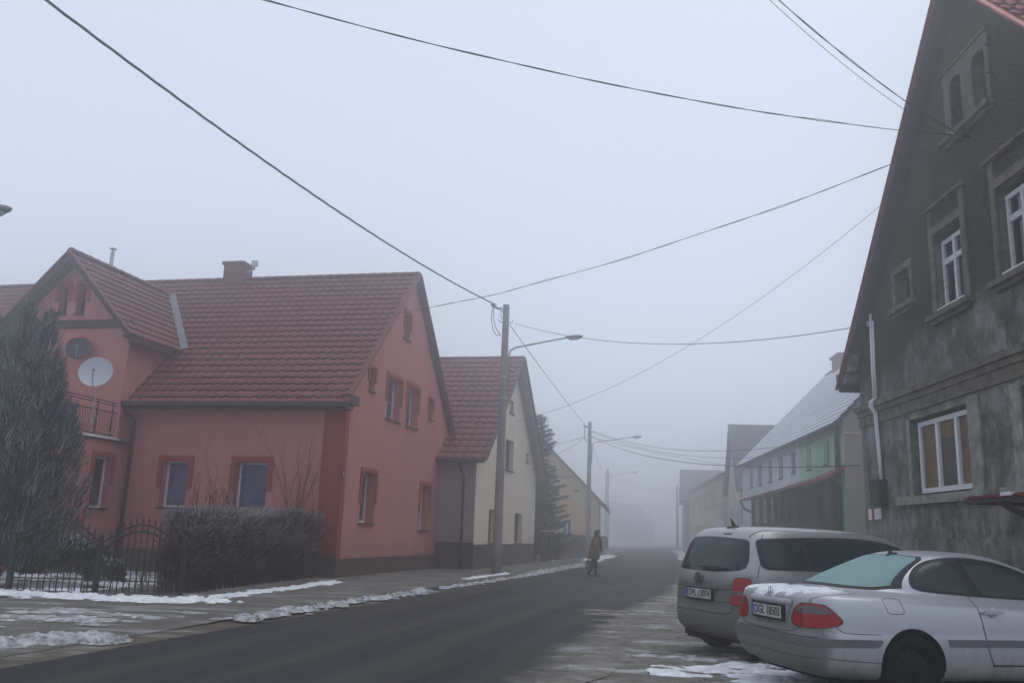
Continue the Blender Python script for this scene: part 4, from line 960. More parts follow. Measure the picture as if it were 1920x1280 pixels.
P2 = pole('utility_pole', 5.23, 56.39, 8.6, .165, .115, 'round concrete pole with lamp arm behind the walking person', (2.85, .15, 7.75), lamp_z=7.3)
ins = MB(); ins.tube([(-.1, 0, 8.25), (-.3, 0, 8.3), (-.42, 0, 8.35)], .05, 8); ins.tube([(-.3, 0, 8.3), (-.33, 0, 7.9), (-.3, 0, 7.5), (-.14, 0, 7.3)], .03, 6); ins.tube([(.1, 0, 7.95), (.3, 0, 8.0)], .03, 6); ins.tube([(.1, 0, 7.6), (.28, 0, 7.66)], .03, 6); ins.build('bracket', M_['iron'], P2)
P3 = pole('utility_pole', 10.53, 92.83, 8.3, .17, .09, 'lattice concrete pole with lamp arm at the road bend', (2.7, .2, 8.1), lattice=True, lamp_z=7.7)
P4 = pole('utility_pole', 20.0, 103.86, 7.5, .17, .11, 'faint far pole before the grey house in the fog', clamps=False)
P0 = pole('utility_pole', -8.6, 5.5, 9.2, .165, .115, 'pole beside the near pavement', clamps=False)
PL = pole('utility_pole', -10.1, 11.9, 6.4, .15, .11, 'street lamp whose head shows at the left frame edge', (2.27, .05, 5.66), lamp_z=5.2)

# ================================================================== OVERHEAD WIRES
def wire(A, B, sag, r, label, wobble=0.0, strands=1, cat='cable'):
    A, B = Vector(A), Vector(B); L = (B - A).length; n = max(16, int(L / .35)); b = MB()
    side = (B - A).cross(Vector((0, 0, 1))).normalized()
    for s in range(strands):
        pts = []
        for i in range(n + 1):
            t_ = i / n; p = A.lerp(B, t_); p.z -= 4 * sag * t_ * (1 - t_)
            if wobble: p.z += wobble * noise.noise(Vector((t_ * L * .45, s * 5, label.__len__())))
            if strands > 1:
                a = t_ * L * 3.2 + s * 2 * math.pi / strands; p += side * math.cos(a) * r * 1.05 + Vector((0, 0, 1)) * math.sin(a) * r * 1.05
            pts.append(p)
        b.tube(pts, r, 6)
    o = b.build('overhead_wire', M_['cable'], smooth=True); tag(o, label, cat, 'overhead wires'); return o
wire((-.62, 30.55, 9.42), (-8.6, 5.5, 8.82), .54, .0125, 'thick twisted cable running to the near pole from upper left', 0, 3)
wire((7.78, 14.21, 8.53), (-8.6, 5.5, 7.05), .62, .0055, 'thin knotted wire crossing the top of the sky to the grey house', .03, 2)
wire((7.78, 14.21, 8.53), (-1, 7, 10.13), .63, .0062, 'wire pair running up to the top edge from the grey house gable', .02, 2)
wire((7.78, 14.3, 8.44), (-1, 7, 10.13), .68, .0045, 'thin slack wire hanging below the upper right wire pair')
wire((7.78, 14.21, 8.50), (-4.0, 26.9, 8.01), .43, .006, 'thin wire from the grey house gable to the pink house gable', .03, 2)
wire((11.24, 24.0, 11.69), (.275, 38.5, 6.24), 1.09, .0075, 'long diagonal wire from the grey house roof to the cream house', .015)
wire((0.1, 30.55, 8.75), (7.83, 19.41, 6.29), .56, .010, 'sagging cable from the near pole to the grey house corner')
wire((-.1, 30.75, 8.75), (4.95, 56.3, 8.35), .1, .014, 'cable running from the near pole to the second pole')
wire((4.95, 56.39, 7.65), (2.67, 63.2, 7.5), .02, .014, 'upper short wire from the second pole to the yellow house')
wire((4.95, 56.39, 7.62), (3.64, 63.0, 7.1), .08, .014, 'lower short wire from the second pole to the yellow house')
wire((5.35, 56.5, 7.3), (10.35, 92.8, 7.63), .25, .014, 'wire from the second pole to the lattice pole')
wire((5.45, 56.35, 8.0), (12.33, 35.5, 5.45), .75, .014, 'topmost wire from the second pole to the green wall')
wire((5.45, 56.35, 7.95), (12.6, 38.1, 5.2), .72, .012, 'second wire from the second pole to the white wall')
wire((5.45, 56.35, 7.6), (13.2, 45.5, 5.1), .22, .012, 'short wire from the second pole to the white wall far end')
wire((5.45, 56.35, 7.6), (8.0, 19.98, 3.2), .62, .014, 'lowest wire sagging from the second pole to the grey house corner')
wire((10.65, 92.8, 7.7), (19.9, 103.8, 6.9), .25, .014, 'upper wire from the lattice pole to the faint far pole')
wire((10.65, 92.8, 7.5), (19.9, 103.8, 6.5), .35, .014, 'lower wire from the lattice pole to the faint far pole')
wire((10.45, 92.8, 7.6), (6.0, 80, 6.0), .1, .012, 'faint wire from the lattice pole towards the left houses')

# ================================================================== PLANTS
def pick(ws):
    x = rnd.random() * sum(ws)
    for i, w in enumerate(ws):
        x -= w
        if x <= 0: return i
    return len(ws) - 1
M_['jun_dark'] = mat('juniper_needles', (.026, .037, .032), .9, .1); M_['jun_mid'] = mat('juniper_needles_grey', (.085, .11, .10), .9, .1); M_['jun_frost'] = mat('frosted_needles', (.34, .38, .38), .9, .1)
M_['twig'] = mat('hedge_twigs', (.034, .026, .022), .9, .1); M_['twig2'] = mat('hedge_twigs_grey', (.085, .072, .066), .9, .1); M_['twig_frost'] = mat('frosted_twigs', (.42, .40, .41), .9, .1)
M_['bark'] = mat('dark_bark', (.045, .035, .03), .95, .1, var=(.03, .025, .02), scale=12); M_['branch'] = mat('bare_brown_branches', (.085, .050, .040), .9, .1)
M_['fir'] = mat('fir_needles', (.020, .045, .042), .9, .1); M_['fir2'] = mat('fir_needles_frosted', (.10, .15, .15), .9, .1)
M_['box_leaf'] = mat('dark_evergreen_leaves', (.012, .022, .014), .7, .3); M_['box_leaf2'] = mat('evergreen_leaves', (.02, .03, .02), .8, .15)

# tall juniper behind the gate
JT = empty('juniper_tree', (-10.9, 18.9, 0)); tag(JT, 'tall frosted grey green juniper at the left behind the gate', 'tree')
tb = MB()
for (dx, dy, h) in ((0, 0, 3.4), (.35, .1, 3.2), (-.4, .1, 3.2)): tb.tube([(dx * .4, dy, -.05), (dx * .8, dy, 1.2), (dx * 1.2, dy, h)], [.11, .07, .02], 8)
tb.build('trunk', M_['bark'], JT)
spires = [(.18, .0, 5.95, 1.05), (.62, .05, 5.75, .95), (-.5, .1, 5.6, 1.1), (1.0, -.1, 4.6, .85), (-1.1, 0, 5.0, 1.1), (.35, -.55, 4.3, 1.0), (-.5, -.6, 4.4, 1.0), (1.25, .3, 3.7, .8), (-1.6, .2, 4.2, 1.0), (.9, -.65, 3.3, .85), (-1.2, -.7, 3.5, .95)]
cb = MB()
for (sx, sy, top, rad) in spires:
    N = int(760 * rad * top / 5)
    for _ in range(N):
        z = .35 + (top - .35) * (rnd.random() ** .9); q = z / top
        rr = rad * (1.0 if q < .45 else max(.04, 1 - ((q - .45) / .55) ** 1.25)) * (.55 + .45 * min(1, q * 3)) * (.8 + .2 * math.sqrt(rnd.random()))
        a = rnd.uniform(0, 2 * math.pi); lump = 1 + .28 * noise.noise(Vector((math.cos(a) * 1.6 + sx * 3, math.sin(a) * 1.6 + sy, z * 1.7)))
        dep = rnd.random() ** .5; rr *= lump * dep
        p = Vector((sx + rr * math.cos(a), sy + rr * math.sin(a), z)); d = Vector((math.cos(a) * .55, math.sin(a) * .55, 1.0 + .3 * rnd.random()))
        outer = dep > .72
        for k in range(10):
            dd = (d + Vector((rnd.uniform(-.38, .38), rnd.uniform(-.38, .38), rnd.uniform(-.25, .3))))
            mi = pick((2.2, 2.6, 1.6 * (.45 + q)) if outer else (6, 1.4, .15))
            cb.blade(p + Vector((rnd.uniform(-.06, .06), rnd.uniform(-.06, .06), rnd.uniform(-.08, .08))), dd, rnd.uniform(.10, .36), rnd.uniform(.009, .021), mi)
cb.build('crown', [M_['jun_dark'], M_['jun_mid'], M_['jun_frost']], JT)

# twiggy hedge along the pavement
HD = empty('hedge', (0, 0, 0)); tag(HD, 'clipped bare twiggy hedge with frosted top before the pink house', 'hedge')
ha, hb_ = Vector((-5.95, 17.35, 0)), Vector((-4.90, 24.25, 0)); hd_ = (hb_ - ha); HL = hd_.length; hu = hd_.normalized(); hv = Vector((-hu.y, hu.x, 0)); HWd = .80
def hedge_top(t_, v): return 1.60 + .16 * t_ / HL + .10 * fbm(t_ * 1.1, v * 1.2, 2) + .04 * fbm(t_ * 4, v * 4, 5)
def hedge_front(t_, z): return .10 * fbm(t_ * 1.3, z * 1.5, 8) + .12 * max(0, (1.0 - z)) * .6
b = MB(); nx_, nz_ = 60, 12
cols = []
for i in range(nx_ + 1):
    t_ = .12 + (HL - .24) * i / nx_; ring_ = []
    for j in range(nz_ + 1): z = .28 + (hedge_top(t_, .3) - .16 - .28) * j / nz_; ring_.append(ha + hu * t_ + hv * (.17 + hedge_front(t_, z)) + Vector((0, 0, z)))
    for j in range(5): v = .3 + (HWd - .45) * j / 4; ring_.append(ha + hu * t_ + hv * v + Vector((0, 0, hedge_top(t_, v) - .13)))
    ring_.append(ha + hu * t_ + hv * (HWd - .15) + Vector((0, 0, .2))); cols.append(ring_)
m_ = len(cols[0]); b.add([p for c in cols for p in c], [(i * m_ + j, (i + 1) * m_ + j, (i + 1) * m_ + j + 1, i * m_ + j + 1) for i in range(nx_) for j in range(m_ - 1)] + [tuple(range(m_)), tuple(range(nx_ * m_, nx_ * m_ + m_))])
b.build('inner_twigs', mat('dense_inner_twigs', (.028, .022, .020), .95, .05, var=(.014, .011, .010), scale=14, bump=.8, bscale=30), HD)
b = MB()
for _ in range(52000):
    t_ = rnd.uniform(0, HL); face_ = rnd.random()
    if face_ < .62:
        z = .30 + (hedge_top(t_, 0) - .30) * rnd.random() ** .85; v = rnd.uniform(0, .22) + hedge_front(t_, z); d = Vector((0, 0, .55)) - hv * rnd.uniform(.1, .9) + hu * rnd.uniform(-.8, .8); fr = (z / 1.7) ** 2
    elif face_ < .92:
        v = rnd.uniform(.02, HWd); z = hedge_top(t_, v) - rnd.uniform(.0, .14); d = Vector((0, 0, 1)) + hu * rnd.uniform(-.6, .6) + hv * rnd.uniform(-.6, .6); fr = 1
    else:
        e = 0 if rnd.random() < .75 else 1; v = rnd.uniform(0, HWd); t_ = rnd.uniform(-.02, .2) if e == 0 else HL - rnd.uniform(-.02, .2); z = rnd.uniform(.3, hedge_top(t_, v)); d = hu * (-.6 if e == 0 else .6) + Vector((rnd.uniform(-.5, .5), rnd.uniform(-.5, .5), .6)); fr = (z / 1.7) ** 2
    p = ha + hu * t_ + hv * v + Vector((0, 0, z)); cl_ = fbm(p.x * 2.2, p.y * 2.2, p.z * 2.2) + .5
    mi = pick((2.4 - 1.3 * cl_, 1.5, (.12 + 4.2 * fr ** 1.6) * (.35 + cl_)))
    b.blade(p, d, rnd.uniform(.06, .17), rnd.uniform(.006, .013), mi)
for _ in range(380):      # bare stems showing at the foot
    t_ = rnd.uniform(.05, HL - .05); v = rnd.uniform(.1, .8); p = ha + hu * t_ + hv * v; b.tube([p + Vector((0, 0, .0)), p + Vector((rnd.uniform(-.08, .08), rnd.uniform(-.08, .08), .45))], [.012, .008], 4, 0, False)
b.build('twigs', [M_['twig'], M_['twig2'], M_['twig_frost']], HD)

def shrub(name, loc, h, n, spread, label, m, r0=.016, lev=3, seed=1, upright=False, parts='branches'):
    r_ = random.Random(seed); b = MB()
    def grow(p, d, L, r, k):
        pts = [p]; q = p.copy(); dd = d.copy(); ns = 4
        for i in range(ns):
            dd = (dd + Vector((r_.uniform(-.2, .2), r_.uniform(-.2, .2), r_.uniform(-.05, .16)))).normalized(); q = q + dd * L / ns; pts.append(q.copy())
        b.tube(pts, [r * (1 - .75 * i / ns) for i in range(ns + 1)], 4, 0, False)
        if k > 0:
            for c in range(r_.randint(2, 4)):
                i = r_.randint(1, ns); t2 = (pts[i] - pts[i - 1]).normalized(); s = spread if not upright else spread * .5
                grow(pts[i], (t2 + Vector((r_.uniform(-s, s), r_.uniform(-s, s), r_.uniform(0, .5)))).normalized(), L * r_.uniform(.4, .65), r * .55, k - 1)
    for i in range(n):
        a = r_.uniform(0, 6.28); d = Vector((math.cos(a) * spread * r_.random(), math.sin(a) * spread * r_.random(), 1)).normalized()
        grow(Vector((r_.uniform(-.15, .15), r_.uniform(-.15, .15), 0)), d, h * r_.uniform(.6, .95), r0, lev)
    o = b.build(name, m, None, loc=loc); tag(o, label, 'shrub'); return o
shrub('bare_shrub', (-6.55, 20.6, .0), 1.9, 14, .62, 'bare branching shrub in front of the left blue window', M_['branch'], .02, 3, 5)
shrub('bare_shrub', (-7.2, 20.2, .0), 1.5, 9, .7, 'low bare shrub beside the gate behind the hedge end', M_['branch'], .014, 3, 9)
shrub('bare_shrub', (-5.35, 22.9, .0), 2.75, 14, .30, 'tall thin upright bare stems before the red corner band', M_['branch'], .013, 2, 14, True)
shrub('bare_shrub', (-5.9, 21.6, .0), 2.3, 5, .28, 'few thin bare stems right of the second blue window', M_['branch'], .010, 1, 19, True)

def leafy(name, loc, rx, ry, rz, n, label, snowy=.25, leaf=.07):
    r_ = rnd; b = MB(); hz_ = 1.0
    for _ in range(n):
        a = r_.uniform(0, 6.283); u = r_.uniform(-.35, 1); s = math.sqrt(max(0, 1 - u * u)); k = (1 + .2 * noise.noise(Vector((math.cos(a) * 2, math.sin(a) * 2, u * 3 + loc[0])))) * (.75 + .25 * r_.random())
        p = Vector((rx * s * math.cos(a) * k, ry * s * math.sin(a) * k, rz * (.42 + .58 * u * k)))
        mi = 2 if (u > .55 and r_.random() < snowy * (u - .4) * 2) else pick((3, 1))
        b.blade(p, Vector((math.cos(a) * s, math.sin(a) * s, u + .4)) + Vector((r_.uniform(-.7, .7), r_.uniform(-.7, .7), r_.uniform(-.4, .6))), leaf * r_.uniform(.6, 1.3), leaf * .6, mi)
    o = b.build(name, [M_['box_leaf'], M_['box_leaf2'], M_['snow']], None, loc=loc); tag(o, label, 'shrub'); return o
leafy('evergreen_shrub', (-9.55, 19.6, 0), .95, .8, 1.02, 9000, 'dark round evergreen bush with snow specks behind the left gate leaf', .5)
leafy('evergreen_shrub', (-8.35, 19.0, 0), .38, .38, .62, 2200, 'small dark evergreen bush behind the middle gate post', .3)
leafy('evergreen_shrub', (-10.6, 17.9, 0), .6, .6, .75, 2600, 'dark low evergreen bush at the left frame edge', .3)
shrub('bare_shrub', (-6.9, 18.6, .0), .75, 10, .8, 'dry low shrub seen through the right gate leaf', M_['twig'], .01, 2, 31)
shrub('bare_shrub', (-7.7, 19.3, .0), .7, 10, .8, 'frosted dry perennial seen through the middle of the gate', M_['twig2'], .01, 2, 37)
snow('snow_patch', (-9.4, -6.0, 17.3, 19.9), lambda x, y: .05 * (fbm(x * 1.1, y * 1.1, 71, 4) + .28 + .25 * (x + 7.6)) , .06, label='snow lying in the front garden behind the gate', z0=0.0)

# fir beyond the cream house
FR = empty('fir_tree', (1.55, 47.6, 0)); tag(FR, 'dark blue green fir with drooping boughs beside the cream house', 'tree')
b = MB(); b.tube([(0, 0, -.05), (0, 0, 4), (0, 0, 7.9)], [.16, .09, .015], 8); b.build('trunk', M_['bark'], FR)
b = MB()
for kk in range(190):
    z = .6 + 7.1 * (kk + rnd.random()) / 190; q = 1 - z / 8.1; L = .22 + 2.15 * q ** .85 if z > 1.1 else 1.6
    a = kk * 2.39996 + rnd.uniform(-.3, .3); Lk = L * rnd.choice((.55, .75, .9, 1.0, 1.12)); dz = (-.30 if z < 5.5 else .15) * Lk
    pts = [Vector((math.cos(a) * Lk * t_, math.sin(a) * Lk * t_, z + dz * math.sin(t_ * 1.6) + .20 * Lk * t_ ** 2.5)) for t_ in (0, .25, .5, .75, 1)]
    b.tube(pts, [.03, .022, .016, .01, .005], 4, 2, False)
    for _ in range(int(95 * Lk)):
        t_ = rnd.uniform(.08, 1); i = min(3, int(t_ * 4)); p = pts[i].lerp(pts[i + 1], t_ * 4 - i); sd = Vector((-math.sin(a), math.cos(a), 0)) * rnd.choice((-1, 1)); out = Vector((math.cos(a), math.sin(a), 0))
        w = (.42 * (1 - t_) + .12) * rnd.random() * min(1, Lk * .8); p = p + sd * w + out * w * .5 + Vector((0, 0, -.16 * w))
        for _k in range(2): b.blade(p, out * rnd.uniform(.2, 1) + sd * rnd.uniform(0, .8) + Vector((0, 0, rnd.uniform(-.6, .2))), rnd.uniform(.12, .28), rnd.uniform(.02, .045), pick((5, 1.8 if rnd.random() < .5 else .3)))
b.build('crown', [M_['fir'], M_['fir2'], M_['bark']], FR)
leafy('evergreen_shrub', (2.15, 47.2, 0), .9, .9, 1.6, 3800, 'dark conical evergreen under the fir behind the boarded gate', .1, .12)
leafy('ivy', (9.62, 21.2, 0), .4, .4, 1.5, 500, 'small dark plant at the far corner of the grey house', .1, .1)

# ================================================================== WROUGHT IRON GATE
def iron_gate():
    root = empty('iron_gate', (-9.12, 16.78, 0)); root.rotation_euler = (0, 0, math.atan2(.22, 3.06))
    tag(root, 'black wrought iron double gate with two arched leaves and spear tips', 'gate')
    LW = 1.47
    for x in (0, 1.55, 3.1):
        b = MB(); b.box(x - .04, x + .04, -.04, .04, -.02, 1.06 if x != 1.55 else 1.0); b.tube([(x, 0, 1.06 if x != 1.55 else 1.0), (x, 0, 1.10), (x, 0, 1.16)], [.045, .05, .006], 10); weld(b.build('gate_post', M_['iron'], root))
    for x0, side in ((.06, 0), (1.60, 1)):
        def top(t_): return .93 + .42 * math.sin(math.pi * (.04 + .92 * t_)) + (.10 * (1 - t_) if side == 0 else -.10 * t_ * t_)
        b = MB(); n = 24
        for off in (0, -.13): b.tube([(x0 + LW * i / n, 0, top(i / n) + off) for i in range(n + 1)], .022, 6)
        for z_ in (.07, .30): b.tube([(x0, 0, z_), (x0 + LW, 0, z_)], .014, 6)
        b.tube([(x0, 0, .05), (x0, 0, top(0))], .018, 6); b.tube([(x0 + LW, 0, .05), (x0 + LW, 0, top(1))], .018, 6)
        b.build('leaf_frame', M_['iron'], root)
        b = MB()
        for i in range(1, 13):
            t_ = i / 13; x = x0 + LW * t_; h = top(t_); b.tube([(x, 0, .07), (x, 0, h + .05)], .012, 5, 0, False)
            b.add([(x, 0, h + .18), (x - .018, 0, h + .08), (x, .012, h + .05), (x + .018, 0, h + .08), (x, -.012, h + .08)], [(0, 1, 2), (0, 2, 3), (0, 3, 4), (0, 4, 1), (1, 4, 3, 2)]); b.tube([(x - .022, 0, h + .055), (x + .022, 0, h + .055)], .008, 5)
        b.build('bar_row', M_['iron'], root)
        b = MB()
        for i in (1, 4, 6, 8, 11):
            for sg in (-1, 1):
                t_ = (i + .5) / 13; x = x0 + LW * t_; h = top(t_) - .065
                b.tube([(x + sg * (.01 + .026 * math.sin(a)), 0, h + .045 * math.cos(a)) for a in [k * .5 for k in range(10)]], .005, 4, 0, False)
        for i in (2.0, 4.5, 7.0, 9.5, 11.5):
            for sg in (-1, 1):
                x = x0 + LW * i / 13; b.tube([(x + sg * (.012 + .04 * math.sin(a) * (1 - a / 12)), 0, .185 + .085 * math.cos(a)) for a in [k * .45 for k in range(12)]], .006, 4, 0, False)
        split_loose(b.build('scroll_work', M_['iron'], root), 'scroll')
iron_gate()
fe = empty('iron_fence', (-9.2, 16.74, 0)); tag(fe, 'short dark iron fence left of the wrought iron gate', 'fence')
b = MB()
for i in range(24): b.tube([(-.1 - i * .11, -.0, .05), (-.1 - i * .11, 0, .85)], .008, 5, 0, False)
for z_ in (.12, .75): b.tube([(0, 0, z_), (-2.7, 0, z_)], .014, 6)
b.build('fence_bars', M_['iron'], fe)

# ================================================================== CARS
def se_ring(xr, xf, hw, zr, zf=None, nr=6.0, nf=6.0, N=72, crown=0.0, taper=0.0):
    zf = zr if zf is None else zf; xc = (xr + xf) / 2; a = (xf - xr) / 2; out = []
    for k in range(N):
        th = 2 * math.pi * (k + .5) / N; c, s = math.cos(th), math.sin(th); n = nf if c > 0 else nr
        # even arc sampling of a rounded box
        m = (abs(c) ** n + abs(s) ** n) ** (-1.0 / n)
        ux, uy = c * m, s * m
        # warp angle so points spread over long sides
        x = xc + a * ux; y = hw * uy
        tp = 1 - taper * max(0, (abs(ux) - .35)) ** 2
        y *= tp; q = (x - xr) / (xf - xr)
        out.append(Vector((x, y, zr + (zf - zr) * q + crown * (1 - abs(uy)) ** 1.0)))
    return out
def car_body(rings, top_c, arches, arch_r, mats, root, halfw):
    bm = bmesh.new(); RV = []
    for rg in rings: RV.append([bm.verts.new(p) for p in rg])
    N = len(rings[0])
    for i in range(len(rings) - 1):
        for k in range(N): bm.faces.new((RV[i][k], RV[i][(k + 1) % N], RV[i + 1][(k + 1) % N], RV[i + 1][k]))
    cv = bm.verts.new(top_c)
    for k in range(N): bm.faces.new((RV[-1][k], RV[-1][(k + 1) % N], cv))
    bm.faces.new(RV[0][::-1])
    bmesh.ops.recalc_face_normals(bm, faces=bm.faces)
    me = bpy.data.meshes.new('body'); bm.to_mesh(me); bm.free()
    for m in mats: me.materials.append(m)
    o = bpy.data.objects.new('body', me); COL.objects.link(o)
    o.modifiers.new('s', 'SUBSURF').levels = 2; o.modifiers['s'].render_levels = 2
    smooth(o)
    cut = MB()
    for (ax, az) in arches:
        for sg in (-1, 1):
            y0, y1 = sg * (halfw - .30), sg * (halfw + .3); n = 40; vs = []
            for y in (y0, y1):
                for k in range(n): th = 2 * math.pi * k / n; vs.append((ax + arch_r * math.cos(th), y, az + arch_r * math.sin(th)))
            cut.add(vs, [tuple(range(n)), tuple(range(n, 2 * n))[::-1]] + [(k, n + k, n + (k + 1) % n, (k + 1) % n) for k in range(n)])
    co = cut.build('cutter', mats[1]); weld(co)
    dg = bpy.context.evaluated_depsgraph_get(); bpy.context.view_layer.update()
    full = bpy.data.meshes.new_from_object(o.evaluated_get(bpy.context.evaluated_depsgraph_get()))
    bv = BVHTree.FromPolygons([v.co.copy() for v in full.vertices], [tuple(p.vertices) for p in full.polygons])
    bo = o.modifiers.new('b', 'BOOLEAN'); bo.object = co; bo.operation = 'DIFFERENCE'; bo.solver = 'EXACT'
    try: bo.material_mode = 'TRANSFER'
    except Exception: pass
    bpy.context.view_layer.update()
    res = bpy.data.meshes.new_from_object(o.evaluated_get(bpy.context.evaluated_depsgraph_get()))
    o.modifiers.clear(); o.data = res
    bpy.data.objects.remove(co, do_unlink=True); bpy.data.meshes.remove(full)
    try: res.set_sharp_from_angle(angle=R(38))
    except Exception: pass
    o.parent = root
    return o, bv
def catmull(P, n=6):
    out = []; N = len(P)
    for i in range(N):
        p0, p1, p2, p3 = P[i - 1], P[i], P[(i + 1) % N], P[(i + 2) % N]
        for k in range(n):
            t = k / n; out.append(.5 * ((2 * p1) + (p2 - p0) * t + (2 * p0 - 5 * p1 + 4 * p2 - p3) * t * t + (3 * p1 - p0 - 3 * p2 + p3) * t ** 3))
    return out
def cast(bv, p, d, back=3.0):
    h = bv.ray_cast(p - d * back, d); return h[0], h[1]
def patch(bv, P, d, off, m, name, parent, sm=0, res=.035, th=.012):
    d = Vector(d).normalized(); up = Vector((0, 0, 1)); e1 = d.cross(up).normalized(); e2 = e1.cross(d); P = [Vector(p) for p in P]
    if sm: P = catmull(P, sm)
    c0 = P[0]; q = [Vector(((p - c0).dot(e1), (p - c0).dot(e2))) for p in P]
    # resample the border
    bd = []
    for a, b_ in zip(q, q[1:] + q[:1]):
        k = max(1, int((b_ - a).length / res)); bd += [a.lerp(b_, i / k) for i in range(k)]
    xs = [p.x for p in bd]; ys = [p.y for p in bd]; pts = list(bd); n0 = len(bd)
    def inside(x, y):
        c = False; j = n0 - 1
        for i in range(n0):
            if (bd[i].y > y) != (bd[j].y > y) and x < (bd[j].x - bd[i].x) * (y - bd[i].y) / (bd[j].y - bd[i].y) + bd[i].x: c = not c
            j = i
        return c
    gx = min(xs)
    while gx < max(xs):
        gy = min(ys)
        while gy < max(ys):
            if inside(gx, gy) and min((Vector((gx, gy)) - p).length for p in bd) > res * .5: pts.append(Vector((gx, gy)))
            gy += res
        gx += res
    vo, _, fo, _, _, _ = delaunay_2d_cdt(pts, [(i, (i + 1) % n0) for i in range(n0)], [], 1, 1e-5)
    V = []; last = None
    for v in vo:
        p = c0 + e1 * v.x + e2 * v.y; h, n = cast(bv, p, d)
        if h is None: V.append(None); continue
        if n.dot(d) > 0: n = -n
        V.append(h + n * off)
    ok = [v for v in V if v is not None]
    for i, v in enumerate(V):
        if v is None:
            p = c0 + e1 * vo[i].x + e2 * vo[i].y; nb = min(ok, key=lambda w: ((w - p) - d * (w - p).dot(d)).length); V[i] = p + d * (nb - p).dot(d)
    mb = MB(); fs = []
    for f in fo:
        fs.append(tuple(f))
    mb.add(V, fs)
    # skirt down into the body
    from collections import Counter
    ec = Counter()
    for f in fs:
        for i in range(len(f)): a, b_ = f[i], f[(i + 1) % len(f)]; ec[tuple(sorted((a, b_)))] += 1
    for f in fs:
        for i in range(len(f)):
            a, b_ = f[i], f[(i + 1) % len(f)]
            if ec[tuple(sorted((a, b_)))] == 1: mb.face([V[a], V[b_], V[b_] + d * th, V[a] + d * th])
    o = mb.build(name, m, parent); weld(o, 1e-5, 50); return o
def seam(bv, P, d, w, m, mb, off=.0015, n=5):
    d = Vector(d).normalized(); P = [Vector(p) for p in P]; Q = []
    for a, b_ in zip(P[:-1], P[1:]):
        k = max(1, int((b_ - a).length / .03)); Q += [a.lerp(b_, i / k) for i in range(k)]
    Q.append(P[-1]); H = []
    for p in Q:
        h, nn = cast(bv, p, d)
        if h is None: continue
        if nn.dot(d) > 0: nn = -nn
        H.append((h + nn * off, nn))
    for i in range(len(H) - 1):
        (a, na), (b_, nb) = H[i], H[i + 1]; t = b_ - a
        if t.length < 1e-6 or t.length > .15: continue
        s1 = t.cross(na).normalized() * w / 2; s2 = t.cross(nb).normalized() * w / 2
        mb.face([a - s1, a + s1, b_ + s2, b_ - s2])
def wheel(root, x, y, z, r, w, side, rim_m, holes=True):
    sg = side; M = lambda a, b, h: (x + a, y + sg * h, z + b)
    t = MB(); ri = r * .66
    prof = [(ri, -.5 * w), (r * .93, -.5 * w), (r * .99, -.38 * w), (r, -.2 * w), (r, .2 * w), (r * .99, .38 * w), (r * .93, .5 * w), (r * .80, .52 * w), (ri, .46 * w), (ri * .98, .3 * w)]
    t.lathe(prof, 44, M=M); to = t.build('tyre', mat('tyre_rubber', (.006, .006, .006), .9, .1), None, smooth=True)
    to.data.name = 'tyre'
    h = MB(); h.lathe([(ri, .44 * w), (ri * .95, .42 * w), (ri * .90, .20 * w), (ri * .62, .26 * w), (ri * .5, .34 * w), (ri * .28, .36 * w), (ri * .22, .44 * w), (0.001, .45 * w)], 36, M=M)
    wo_ = h.build('wheel', rim_m, root, smooth=True); to.parent = wo_
    if holes:
        hb2 = MB()
        for k in range(14):
            a = 2 * math.pi * k / 14; cx, cz = ri * .76 * math.cos(a), ri * .76 * math.sin(a)
            hb2.face([M(cx + .016 * math.cos(q), cz + .016 * math.sin(q), .245 * w) for q in [2 * math.pi * i / 10 for i in range(10)]])
        hb2.build('wheel_holes', M_['iron'], wo_)
    return wo_
def text_mesh(txt, size, m, parent, origin, ex, ez, name='lettering', fit=None, ext=.001):
    cu = bpy.data.curves.new('t', 'FONT'); cu.body = txt; cu.size = size; cu.align_x = 'CENTER'; cu.align_y = 'CENTER'; cu.extrude = ext; cu.offset = size * .012
    to = bpy.data.objects.new('t', cu); COL.objects.link(to); bpy.context.view_layer.update()
    me = bpy.data.meshes.new_from_object(to.evaluated_get(bpy.context.evaluated_depsgraph_get())); bpy.data.objects.remove(to, do_unlink=True)
    ex, ez = Vector(ex).normalized(), Vector(ez).normalized(); en = ex.cross(ez); xs = [v.co.x for v in me.vertices]; sx = fit / (max(xs) - min(xs)) if fit else 1
    o_ = Vector(origin)
    for v in me.vertices: c = v.co.copy(); v.co = o_ + ex * c.x * sx + ez * c.y + en * c.z
    me.materials.clear(); me.materials.append(m); me.name = name; o = bpy.data.objects.new(name, me); COL.objects.link(o); o.parent = parent; return o
